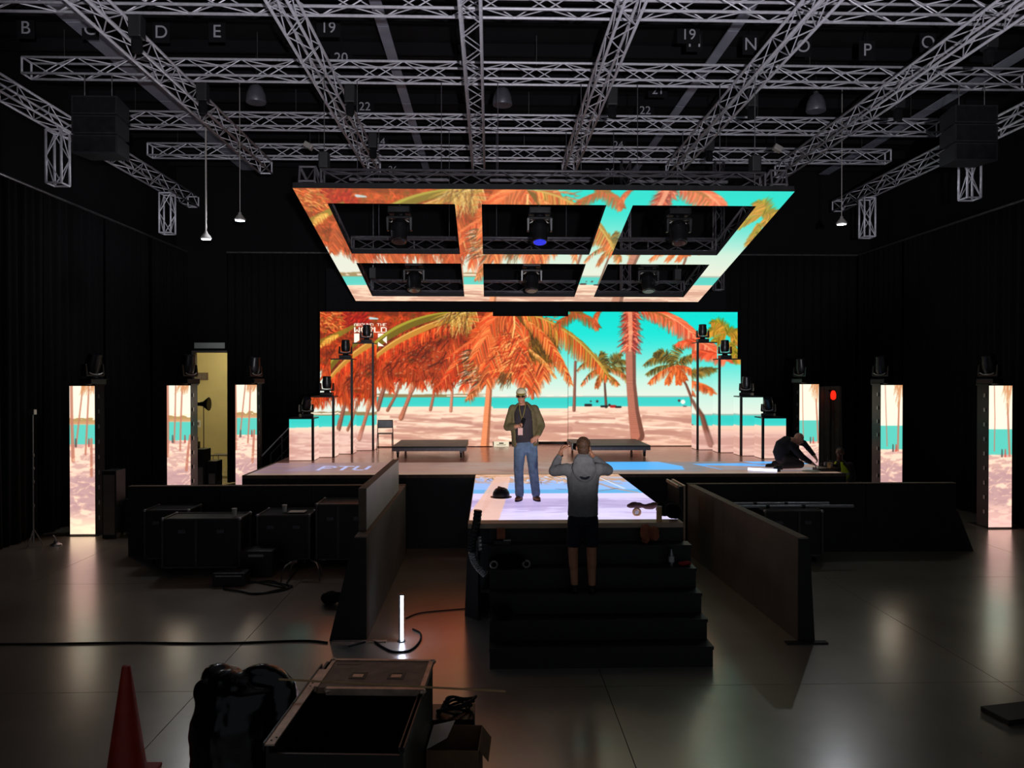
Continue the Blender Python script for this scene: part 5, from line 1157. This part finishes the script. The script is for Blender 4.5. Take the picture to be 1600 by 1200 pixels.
# ---------------------------------------------------------------- left side: stand, cabinet, emblem case, back room gear
sd = thing('tall_stand', 'slim metal light stand by the left drapes', 'stand', (-8.62, 14.75, 0))
MB().path([(0,0,.06), (0,0,2.55)], .014, 8).build('pole', 'steel', sd); MB().bx(-.05, .05, -.05, .05, 2.5, 2.6).build('top_clamp', 'steel', sd, bevel=.01)
for z in (.75, 1.2, 1.45, 1.7): MB().lathe([(.022, z), (.026, z+.02), (.022, z+.06)], 10).build('collar', 'steel', sd)
for k in range(3): a = 2*PI*k/3+.4; MB().path([(0,0,.35), (.16*math.cos(a), .16*math.sin(a), .02)], .01, 6).build('leg', 'steel', sd)
sb = thing('stage_weight', 'small round metal weight on the floor near the left stand', 'weight', (G(76, 852)+Vector((.14, 0, 0)))[:]); MB().lathe([(.1, 0), (.1, .02), (.04, .05), (.03, .09)], 16).build('disc', 'steel', sb, smooth=40); MB().path([(0, 0, .08), (-.03, 0, .16), (-.06, 0, .19)], .012).build('hook', 'steel', sb)
tc_ = thing('loudspeaker_cabinet', 'tall dark loudspeaker cabinet right of the far left tower', 'loudspeaker', (-7.55, 15.55, 0)); MB().bx(-.14, .14, -.1, .3, 0, 1.35).build('body', 'black_paint', tc_, bevel=.01); MB().bx(-.11, .11, -.112, -.1, .08, 1.27).build('grille', 'grey_board', tc_)
ec = thing('emblem_case', 'black case bearing a pale square emblem near the left tower', 'road case', (-7.05, 15.9, 0)); MB().bx(-.3, .3, -.25, .25, .08, .75).build('body', 'case_laminate', ec, bevel=.01)
em = MB(); 
for (a, b) in (((-.15, .25), (.15, .29)), ((-.15, .55), (.15, .59)), ((-.15, .29), (-.115, .55)), ((.115, .29), (.15, .55))): em.bx(a[0], b[0], -.262, -.25, a[1], b[1])
em.build('emblem_frame', 'yoke_pale', ec); MB().bx(-.05, .05, -.262, -.25, .37, .47).build('emblem_core', 'yoke_pale', ec); MB().bx(-.09, .09, -.256, -.25, .33, .51).build('emblem_field', 'brown_cloth', ec)
for sx in (-1, 1): MB().lathe([(0, -.03), (.04, -.03), (.04, .03), (0, .03)], 12, (sx*.22, 0, .04), Matrix.Rotation(PI/2, 3, 'Y')).build('wheel', 'rubber', ec)
# back room gear, seen through the doorway
for (x0, x1, y0, y1, h, lb) in ((-8.75, -8.15, 22.2, 22.7, 1.15, 'taller black equipment rack standing before the doorway'), (-8.12, -7.84, 22.3, 22.75, .8, 'lower black equipment rack before the doorway')):
    t = thing('equipment_rack', lb, 'rack', ((x0+x1)/2, (y0+y1)/2, 0)); w2, d2 = (x1-x0)/2, (y1-y0)/2
    MB().bx(-w2, w2, -d2, d2, .06, h).build('body', 'case_laminate', t, bevel=.01); MB().bx(-w2+.05, w2-.05, -d2-.008, -d2, .14, h*.55).build('grille', 'grey_board', t); MB().bx(-w2+.05, w2-.05, -d2-.008, -d2, h*.6, h-.06).build('panel', 'black_satin', t)
    for sx in (-1, 1): MB().bx(sx*(w2-.06)-.03, sx*(w2-.06)+.03, -d2+.02, d2-.02, 0, .06).build('foot', 'rubber', t)
for (x, z, w, h, lb) in ((-8.55, 1.15, .3, .2, 'black amplifier head on the taller rack'), (-8.58, 1.35, .24, .12, 'smaller black box on top of the amplifier head')):
    t = thing('guitar_amplifier', lb, 'equipment', (x, 22.4, z)); MB().bx(-w/2, w/2, -.15, .15, 0, h).build('body', 'black_plastic', t, bevel=.01); MB().bx(-w/2+.03, w/2-.03, -.156, -.15, h*.3, h*.6).build('panel', 'yoke_pale', t)
sf = thing('softbox_light', 'black cone-shaped photo light on a thin stand in the doorway', 'lamp', (-8.45, 22.95, 0))
MB().path([(0,0,.3), (0,0,2.4)], .012, 6).build('pole', 'black_satin', sf)
for k in range(3): a = 2*PI*k/3; MB().path([(0,0,.5), (.3*math.cos(a), .1*math.sin(a), .01)], .009, 5).build('leg', 'black_satin', sf)
MB().lathe([(.06, 0), (.07, .08), (.2, .24), (.2, .26)], 14, (-.1, 0, 2.42), Matrix.Rotation(PI/2, 3, 'Y') @ Matrix.Identity(3)).build('reflector', 'black_satin', sf, smooth=40); MB().bx(-.16, -.08, -.05, .05, 2.37, 2.47).build('lamp_head', 'black_plastic', sf)
tb_ = thing('folding_table', 'grey folding table inside the back room', 'table', (-8.3, 25.0, 0)); MB().bx(-.6, .6, -.3, .3, .7, .73).build('tabletop', 'grey_board', tb_)
for sx in (-1, 1):
    for sy in (-1, 1): MB().tube((sx*.52, sy*.24, 0), (sx*.52, sy*.24, .7), .015).build('leg', 'steel', tb_)
bc = thing('office_chair', 'dark chair inside the back room by the table', 'chair', (-7.7, 24.35, 0)); MB().bx(-.25, .25, .18, .23, .5, 1.15).build('backrest', 'black_satin', bc, bevel=.02); MB().bx(-.25, .25, -.25, .2, .43, .49).build('seat', 'black_satin', bc, bevel=.02)
for sx in (-1, 1):
    for sy in (-1, 1): MB().tube((sx*.2, sy*.2, 0), (sx*.2, sy*.2, .43), .014).build('leg', 'black_satin', bc)
# stair unit with handrails at the left end of the stage
su = thing('side_stairs', 'dark metal access stairs with handrails at the left end of the stage', 'stairs', (-5.32, 20.3, 0))
for k in range(5): MB().bx(-.6+.25*k, -.33+.25*k, -.45, .45, .24+.25*k-.04, .24+.25*k).build('tread', 'truss_black', su)
for sy in (-.47, .47):
    MB().prism([(-.65, sy-.02, 0), (-.45, sy-.02, 0), (.62, sy-.02, 1.1), (.62, sy-.02, 1.3)], [(-.65, sy+.02, 0), (-.45, sy+.02, 0), (.62, sy+.02, 1.1), (.62, sy+.02, 1.3)]).build('stringer', 'truss_black', su)
    MB().path([(-.55, sy, .1), (-.55, sy, 1.15), (.55, sy, 2.3), (.55, sy, 1.2)], .02, 6).build('handrail', 'truss_metal' if sy < 0 else 'truss_black', su)
    MB().path([(0, sy, .62), (0, sy, 1.72)], .016, 6).build('post', 'truss_black', su); MB().path([(-.55, sy, .65), (.55, sy, 1.8)], .014, 6).build('rail', 'truss_black', su)
ex = thing('exit_light', 'small red light glowing above the grey drape at right', 'light', D(1302, 618, 21.4)[:]); MB().lathe([(.03, -.12), (.07, -.08), (.075, .04), (.05, .12), (.02, .14)], 14).build('lens', 'exit_red', ex, smooth=50); MB().bx(-.04, .04, .05, .2, .1, .16).tube((0, .15, .1), (0, .15, -2.68), .02).build('bracket', 'black_paint', ex)
# ---------------------------------------------------------------- people
def esheet(mb, pts, rr, side, a0, a1, thick, n=22):
    """elliptical coat shell open between a1 and a0 (degrees, 0 = along side)"""
    pts = [Vector(p) for p in pts]; k = len(pts); side = Vector(side).normalized(); O = []; I = []
    for i, p in enumerate(pts):
        t = (pts[min(i+1, k-1)]-pts[max(i-1, 0)]).normalized(); a = (side-t*side.dot(t)).normalized(); b = t.cross(a).normalized()
        for j in range(n+1):
            th = math.radians(a0+(a1-a0)*j/n); c, s = math.cos(th), math.sin(th)
            O.append(p+a*c*rr[i][0]+b*s*rr[i][1]); I.append(p+a*c*(rr[i][0]-thick)+b*s*(rr[i][1]-thick))
    m = n+1; N = k*m; fs = []
    for i in range(k-1):
        for j in range(n):
            q = (i*m+j, i*m+j+1, (i+1)*m+j+1, (i+1)*m+j); fs.append(q); fs.append(tuple(x+N for x in reversed(q)))
        for j in (0, n): fs.append((i*m+j, (i+1)*m+j, (i+1)*m+j+N, i*m+j+N))
    for j in range(n):
        fs.append((j, j+1, j+1+N, j+N)); e = (k-1)*m; fs.append((e+j, e+j+1, e+j+1+N, e+j+N))
    mb.add(O+I, fs); return mb
def hand(mb, wrist, d, nrm, curl=.5, thumb=1, s=1.0):
    """palm and five fingers; d = direction of the hand, nrm = palm side, thumb = +1/-1 side of the thumb"""
    w = Vector(wrist); d = Vector(d).normalized(); nrm = Vector(nrm); nrm = (nrm-d*nrm.dot(d)).normalized(); x = d.cross(nrm).normalized()*thumb
    R = Matrix((x, nrm, d)).transposed()
    mb.ell(w+d*.045*s, (.041*s, .017*s, .052*s), R); mb.limb([w-d*.03, w+d*.02], [.027*s, .027*s], 8)
    for k, (off, ln) in enumerate(((.030, .070), (.010, .078), (-.010, .072), (-.029, .056))):
        p = w+d*.085*s+x*off*s; a = curl*.9+.1*k; pts = [p-d*.01]; ang = 0
        for sgm in (.42, .33, .25):
            ang += a; pts.append(pts[-1]+(d*math.cos(ang)+nrm*math.sin(ang))*ln*sgm*s)
        mb.limb(pts, [.0095*s, .009*s, .0085*s, .0075*s], 7)
    p = w+d*.025*s+x*.03*s; mb.limb([p, p+(d*.6+x*.7+nrm*.35).normalized()*.038*s, p+(d*.6+x*.7+nrm*.35).normalized()*.038*s+(d*.8+x*.1+nrm*.55).normalized()*.033*s], [.0125*s, .011*s, .009*s], 7)
def head_mesh(mb, c, face, up, s=1.0, ears=True):
    """head with jaw, nose, brow, ears; c = centre, face = looking direction"""
    c = Vector(c); f = Vector(face).normalized(); u = Vector(up); u = (u-f*u.dot(f)).normalized(); x = f.cross(u).normalized()
    R = Matrix((x, f, u)).transposed(); P = lambda a, b, e: c+(x*a+f*b+u*e)*s
    mb.ell(P(0, -.012, .03), (.075*s, .095*s, .088*s), R, 16, 12); mb.ell(P(0, .02, -.045), (.058*s, .07*s, .068*s), R, 14, 10); mb.ell(P(0, .055, -.09), (.03*s, .03*s, .022*s), R, 10, 8)
    mb.limb([P(0, .085, .012), P(0, .108, -.022)], [.009*s, .015*s], 8); mb.limb([P(-.04, .078, .03), P(.04, .078, .03)], [.011*s, .011*s], 8)
    mb.limb([P(-.018, .084, -.058), P(.018, .084, -.058)], [.009*s, .009*s], 8)
    if ears:
        for sx in (-1, 1): mb.ell(P(sx*.077, -.01, -.005), (.012*s, .022*s, .032*s), R, 8, 6)
    return P, R
def face_parts(par, P, R, s=1.0, eyes=True):
    MB().limb([P(-.02, .0925, -.0585), P(0, .0945, -.057), P(.02, .0925, -.0585)], [.0035*s]*3, 6).build('mouth', 'lips', par, smooth=60)
    if eyes:
        for sx in (-1, 1):
            e = MB().ell(P(sx*.03, .078, .006), (.013*s, .010*s, .009*s), R, 10, 8).build('eye', 'eye_white', par, smooth=60); MB().ell(P(sx*.03, .0865, .006), (.006*s, .004*s, .006*s), R, 8, 6).build('iris', 'iris_dark', e, smooth=60)
def shoe(par, ankle, toe_dir, m, name='shoe', tall=.11, L=.27):
    a = Vector(ankle); d = Vector(toe_dir); d.z = 0; d.normalize(); x = Vector((d.y, -d.x, 0)); z0 = 0
    R = Matrix((x, d, Vector((0,0,1)))).transposed(); g = Vector((a.x, a.y, a.z))
    b = MB(); b.eloft([g+Vector((0,0,0))+d*-.0, g+Vector((0,0,tall))], [(.05, .06), (.05, .055)], x)
    b.ell(g+d*(L*.28)+Vector((0,0,.035)), (.047, L*.36, .036), R); b.ell(g+d*-.03+Vector((0,0,.045)), (.04, .05, .045), R)
    b.v = [(v[0], v[1], max(v[2], a.z+.002)) for v in b.v]
    o = organic(name, b, m, par, .011, 4)
    s_ = MB(); n = 14; base = [g+x*(.047*math.sin(2*PI*i/n))+d*(L*.17+L*.49*math.cos(2*PI*i/n)) for i in range(n)]
    s_.prism([Vector((p.x, p.y, a.z)) for p in base], [Vector((p.x, p.y, a.z+.018)) for p in base]).build('sole', 'rubber', o)
    return o

# --- man standing on the runway, facing the camera
p = G(825, 782, H); mn = thing('person', 'person in white cap, olive jacket and jeans standing on the runway holding a phone', 'person', p[:])
mn['pose'] = 'standing'
X = (1, 0, 0); hipL, hipR = (-.125, 0, .84), (.055, 0, .84)
b = MB(); nk = (-.085, .0, 1.41)
b.eloft([(-.04, 0, .80), (-.045, 0, .95), (-.055, .0, 1.1), (-.065, 0, 1.28), (-.075, 0, 1.38), (-.08, 0, 1.42)], [(.14, .09), (.13, .09), (.135, .09), (.135, .09), (.1, .075), (.055, .055)], X)
b.limb([(-.085, 0, 1.38), (-.095, -.015, 1.48)], [.055, .05]); P, R = head_mesh(b, (-.10, -.02, 1.545), (-.12, -1, -.12), (0, 0, 1), .93)
legs = [[hipL, (-.14, -.02, .46), (-.125, .01, .08)], [hipR, (.075, -.03, .46), (.12, .0, .1)]]
for l in legs: b.limb(l, [.085, .055, .042])
armA = [(-.235, 0, 1.36), (-.30, .02, 1.09), (-.165, -.2, 1.115)]; armB = [(.105, 0, 1.36), (.195, .03, 1.11), (.125, -.13, .95)]
for a in (armA, armB): b.limb(a, [.045, .043, .03])
hand(b, armA[2], (.9, -.25, .1), (.1, -.5, .9), .95, -1, .95); hand(b, armB[2], (-.75, -.25, -.55), (-.3, .9, -.2), .5, 1, .95)
organic('body', b, 'skin', mn, .008, 4); face_parts(mn, P, R, .93, False)
j = MB(); j.eloft([(-.04, 0, .86), (-.05, 0, 1.0), (-.06, 0, 1.2), (-.075, 0, 1.37), (-.08, 0, 1.415)], [(.165, .115), (.16, .118), (.172, .122), (.14, .1), (.065, .065)], X); organic('t_shirt', j, 'black_tshirt', mn, .011, 5)
j = MB(); esheet(j, [(-.04, .01, .80), (-.045, .01, .95), (-.06, .01, 1.15), (-.07, .01, 1.32), (-.078, .005, 1.40), (-.085, 0, 1.455)], [(.20, .15), (.198, .15), (.205, .152), (.2, .145), (.13, .11), (.075, .08)], X, -52, 222, .022)
j.limb([(-.225, .005, 1.355), (-.305, .02, 1.09), (-.20, -.145, 1.105)], [.07, .062, .046]); j.limb([(.095, .005, 1.355), (.2, .03, 1.11), (.14, -.105, .98)], [.07, .062, .046])
organic('jacket', j, 'olive_cloth', mn, .011, 5, disp=.012, dscale=.08)
j = MB(); j.eloft([(-.04, 0, .72), (-.04, 0, .82), (-.042, 0, .915)], [(.13, .1), (.165, .118), (.15, .11)], X)
j.limb([(-.12, 0, .8), (-.14, -.02, .46), (-.125, .01, .09)], [.095, .075, .066]); j.limb([(.05, 0, .8), (.075, -.03, .46), (.12, .0, .1)], [.095, .075, .066]); j.v = [(v[0], v[1], max(v[2], .045)) for v in j.v]
organic('jeans', j, 'denim', mn, .011, 4, disp=.01, dscale=.06)
MB().lathe([(.151, 0), (.152, .03)], 24, (-.042, 0, .9)).v
for l, d in (((-.125, .02, 0), (-.35, -1, 0)), ((.12, .03, 0), (.25, -1, 0))): shoe(mn, l, d, 'boot_brown', 'boot', .1, .25)
cp = MB(); cp.ell(P(0, -.012, .055), (.08, .1, .075), R, 18, 10); cp.v = [v for v in cp.v]; o = organic('cap', cp, 'cap_white', mn, .008, 2)
br = MB().eloft([P(0, .055, .052), P(0, .12, .04), P(0, .155, .03)], [(.072, .008), (.062, .007), (.02, .006)], P(1, 0, 0)-P(0, 0, 0)); br.build('brim', 'cap_brim', o, smooth=50)
gl = MB().ell(P(-.031, .093, .01), (.028, .008, .019), R, 12, 8).ell(P(.031, .093, .01), (.028, .008, .019), R, 12, 8).limb([P(-.075, .03, .014), P(-.055, .088, .014), P(0, .1, .016), P(.055, .088, .014), P(.075, .03, .014)], [.004]*5, 6); gl.build('sunglasses', 'lens_dark', mn, smooth=60)
MB().ell(P(0, -.04, .0), (.074, .072, .06), R, 14, 8).build('hair', 'hair_dark', mn, smooth=60)
MB().path(smooth_path([(-.135, -.07, 1.42), (-.125, -.125, 1.33), (-.1, -.14, 1.2), (-.115, -.15, 1.08)], 5), .006, 6).path(smooth_path([(-.04, -.07, 1.42), (-.06, -.125, 1.33), (-.095, -.142, 1.2), (-.115, -.15, 1.08)], 5), .006, 6).build('lanyard', 'lanyard_gold', mn, smooth=60)
MB().bx(-.155, -.085, -.162, -.154, .98, 1.085).build('badge', 'badge_pink', mn)
ph = MB().box((-.085, -.235, 1.17), (.05, .03, .13), Matrix.Rotation(.3, 3, 'Y')).build('phone', 'black_cloth', bevel=.006); ph.location = mn.location; tag(ph, 'dark phone held by the person in the olive jacket', 'phone')

# --- person on the stairs seen from behind, arms raised taking a picture
p = Vector((1.09, 8.93, .69)); gy = thing('person', 'person in grey hoodie and dark shorts on the stairs, back turned, taking a picture', 'person', p[:])
b = MB(); b.eloft([(0, 0, .85), (0, 0, 1.0), (0, .0, 1.15), (0, .0, 1.35), (0, 0, 1.47), (0, 0, 1.53)], [(.13, .1), (.145, .1), (.16, .11), (.18, .115), (.15, .095), (.065, .06)], X)
b.limb([(0, 0, 1.5), (.003, .015, 1.62)], [.058, .055]); P, R = head_mesh(b, (.004, .03, 1.69), (0, 1, .05), (0, 0, 1), 1.0)
lg = [[(-.1, 0, .88), (-.115, .03, .48), (-.1, -.02, .08)], [(.1, 0, .88), (.105, .03, .47), (.1, -.05, .08)]]
for l in lg: b.limb(l, [.075, .06, .042])
b.ell((-.115, -.01, .36), (.054, .06, .12)); b.ell((.105, -.015, .35), (.054, .06, .12))
aA = [(-.2, 0, 1.45), (-.325, .1, 1.415), (-.235, .3, 1.6)]; aB = [(.2, 0, 1.45), (.30, .1, 1.42), (.15, .32, 1.57)]
for a in (aA, aB): b.limb(a, [.055, .045, .03])
hand(b, aA[2], (.25, .35, .9), (.95, .2, 0), .75, -1); hand(b, aB[2], (-.35, .3, .9), (-.95, .2, 0), .75, 1)
organic('body', b, 'skin', gy, .008, 4); face_parts(gy, P, R, 1.0)
j = MB(); j.eloft([(0, 0, .90), (0, 0, .96), (0, 0, 1.15), (0, 0, 1.38), (0, 0, 1.49), (0, 0, 1.545)], [(.178, .13), (.178, .13), (.175, .128), (.195, .135), (.155, .11), (.075, .075)], X)
j.limb([(-.19, 0, 1.44), (-.33, .1, 1.41), (-.265, .24, 1.545)], [.075, .066, .045]); j.limb([(.19, 0, 1.44), (.305, .1, 1.415), (.19, .26, 1.525)], [.075, .066, .045])
hd = organic('hoodie', j, 'hoodie_grey', gy, .011, 4, disp=.015, dscale=.09)
j = MB(); j.eloft([(0, -.10, 1.30), (0, -.125, 1.36), (0, -.11, 1.46), (0, -.05, 1.55), (0, .0, 1.585)], [(.05, .03), (.11, .035), (.145, .055), (.12, .07), (.085, .07)], X)
organic('hood', j, 'hoodie_grey', gy, .011, 3, disp=.01, dscale=.06)
for k in range(3):
    pth = [(.125*math.sin(a)*(1-.16*k), -.165+.01*k-.02*math.cos(a)+(.05*abs(math.sin(a))), 1.5-.17*math.cos(a)*(1-.14*k)-.03*k*0) for a in np.linspace(-1.25, 1.25, 11)]
    MB().path(pth, .012, 6).build('hood_fold', 'hoodie_grey' if k != 1 else 'hoodie_navy', gy, smooth=60)
j = MB(); j.eloft([(0, 0, .80), (0, 0, .9), (0, 0, .99)], [(.165, .12), (.172, .125), (.155, .11)], X)
j.limb([(-.088, 0, .86), (-.105, .02, .57)], [.095, .09]); j.limb([(.088, 0, .86), (.1, .02, .555)], [.095, .09]); j.v = [(v[0], v[1], max(v[2], .53)) for v in j.v]; organic('shorts', j, 'shorts_navy', gy, .011, 4, disp=.01, dscale=.07)
for l in ((-.1, -.02, .0), (.1, -.05, .0)): shoe(gy, l, (l[0]*.6, 1, 0), 'shoe_black', 'shoe', .1, .27)
hr = MB(); hr.ell(P(0, -.022, .045), (.083, .1, .088), R, 18, 12); hr.ell(P(0, -.055, -.02), (.072, .06, .075), R, 14, 10); organic('hair', hr, 'hair_brown', gy, .008, 2, disp=.008, dscale=.02)
MB().path([(-.245+.032*math.cos(a), .27+.03*math.sin(a), 1.575+.012*math.sin(a)) for a in np.linspace(0, 2*PI, 13)], .009, 6).build('wristwatch', 'black_plastic', gy, smooth=60)
ph = MB().bx(-.09, .06, .40, .41, 1.63, 1.71).build('phone', 'black_plastic', bevel=.004); ph.location = gy.location; tag(ph, 'black phone raised by the person on the stairs', 'phone')

# --- bald person kneeling and bent over at the right stage corner
p = Vector((6.0, 15.25, H)); bm_ = thing('person', 'bald person in dark clothes kneeling bent over equipment on the stage corner', 'person', p[:])
sd = (0, 1, 0); sp = [(-.12, 0, .18), (-.15, 0, .32), (-.12, -.02, .45), (-.02, -.05, .54), (.06, -.08, .56)]
b = MB(); b.eloft(sp, [(.15, .12), (.16, .13), (.17, .13), (.17, .11), (.07, .07)], sd); b.limb([(.03, -.07, .55), (.11, -.12, .59)], [.06, .055]); P, R = head_mesh(b, (.15, -.15, .6), (.6, -.6, -.5), (.3, -.1, .9), 1.0)
kA = [(-.1, -.12, .2), (.16, -.2, .1), (-.2, -.22, .07)]; kB = [(-.1, .12, .2), (.18, .2, .1), (-.2, .22, .07)]
for l in (kA, kB): b.limb(l, [.085, .065, .045])
aA = [(-.02, -.2, .48), (.14, -.34, .26), (.34, -.34, .14)]; aB = [(.04, .12, .53), (.34, .08, .5), (.46, -.2, .24)]
for a in (aA, aB): b.limb(a, [.055, .045, .03])
hand(b, aA[2], (.8, 0, -.5), (-.3, .3, -1), .5, 1); hand(b, aB[2], (.3, -.5, -.7), (-.6, -.2, -.5), .5, -1)
organic('body', b, 'skin_pale', bm_, .009, 4); face_parts(bm_, P, R)
j = MB(); j.eloft(sp[:-1]+[(.04, -.07, .565)], [(.175, .14), (.185, .155), (.195, .155), (.19, .13), (.08, .08)], sd)
j.limb([(-.02, -.195, .48), (.14, -.34, .26), (.3, -.34, .16)], [.075, .066, .045]); j.limb([(.03, .115, .53), (.345, .08, .5), (.45, -.16, .28)], [.078, .062, .042]); organic('sweater', j, 'dark_navy_cloth', bm_, .012, 4, disp=.015, dscale=.09)
j = MB(); 
for l in (kA, kB): j.limb(l, [.105, .082, .06])
j.ell((-.13, 0, .22), (.14, .18, .13)); j.v = [(v[0], v[1], max(v[2], .005)) for v in j.v]; organic('trousers', j, 'black_tshirt', bm_, .012, 4)
for y in (-.22, .22): shoe(bm_, (-.26, y, .0), (-.6, 0, 0), 'shoe_black', 'shoe', .07, .2)

# --- person in a yellow vest standing beyond the stage corner, facing left
p = Vector((7.45, 16.1, 0)); vs_ = thing('person', 'person with dark hair in a yellow safety vest beyond the stage corner', 'person', p[:], .75)
sd = (0, 1, 0); b = MB(); b.eloft([(0, 0, .85), (0, 0, 1.0), (0, 0, 1.2), (-.0, 0, 1.36), (-.01, 0, 1.45)], [(.16, .12), (.16, .12), (.175, .12), (.15, .1), (.065, .06)], sd)
b.limb([(-.01, 0, 1.42), (-.03, 0, 1.53)], [.058, .055]); P, R = head_mesh(b, (-.05, -.01, 1.6), (-1, -.25, -.25), (0, 0, 1), 1.0)
for sy in (-.1, .1): b.limb([(0, sy, .88), (-.02, sy, .46), (.02, sy, .07)], [.09, .06, .043])
aA = [(0, -.2, 1.36), (.06, -.25, 1.1), (-.14, -.2, 1.0)]; aB = [(0, .2, 1.36), (.06, .25, 1.1), (-.14, .2, 1.0)]
for a in (aA, aB): b.limb(a, [.055, .045, .03])
for a in (aA, aB): hand(b, a[2], (-.9, .1, -.1), (0, 0, -1), .5, 1)
organic('body', b, 'skin_dark', vs_, .009, 4); face_parts(vs_, P, R)
j = MB(); j.eloft([(0, 0, .83), (0, 0, 1.0), (0, 0, 1.2), (0, 0, 1.37), (-.01, 0, 1.45)], [(.17, .13), (.172, .13), (.19, .135), (.165, .115), (.075, .07)], sd)
for a in (aA, aB): j.limb([a[0], a[1], Vector(a[1]).lerp(Vector(a[2]), .8)], [.07, .06, .045])
organic('dark_shirt', j, 'black_tshirt', vs_, .012, 4)
j = MB(); esheet(j, [(0, 0, .88), (0, 0, 1.0), (0, 0, 1.2), (-.0, 0, 1.36), (-.01, 0, 1.43)], [(.185, .15), (.187, .15), (.203, .152), (.15, .13), (.095, .09)], sd, 112, 428, .018); v_ = organic('safety_vest', j, 'vest_yellow', vs_, .012, 3)
for z in (1.0, 1.15): MB().eloft([(0, 0, z), (0, 0, z+.045)], [(.207, .158), (.209, .159)], sd).build('reflective_band', 'vest_band', v_, smooth=50)
hr = MB(); hr.ell(P(0, -.03, .045), (.081, .088, .08), R, 16, 10); organic('hair', hr, 'hair_dark', vs_, .01, 2)
j = MB(); j.ell((0, 0, .88), (.14, .175, .1))
for sy in (-.1, .1): j.limb([(0, sy, .86), (-.02, sy, .46), (.02, sy, .09)], [.1, .08, .065])
organic('trousers', j, 'black_tshirt', vs_, .012, 4)
for sy in (-.1, .1): shoe(vs_, (.02, sy, 0), (-1, -.1, 0), 'shoe_black')
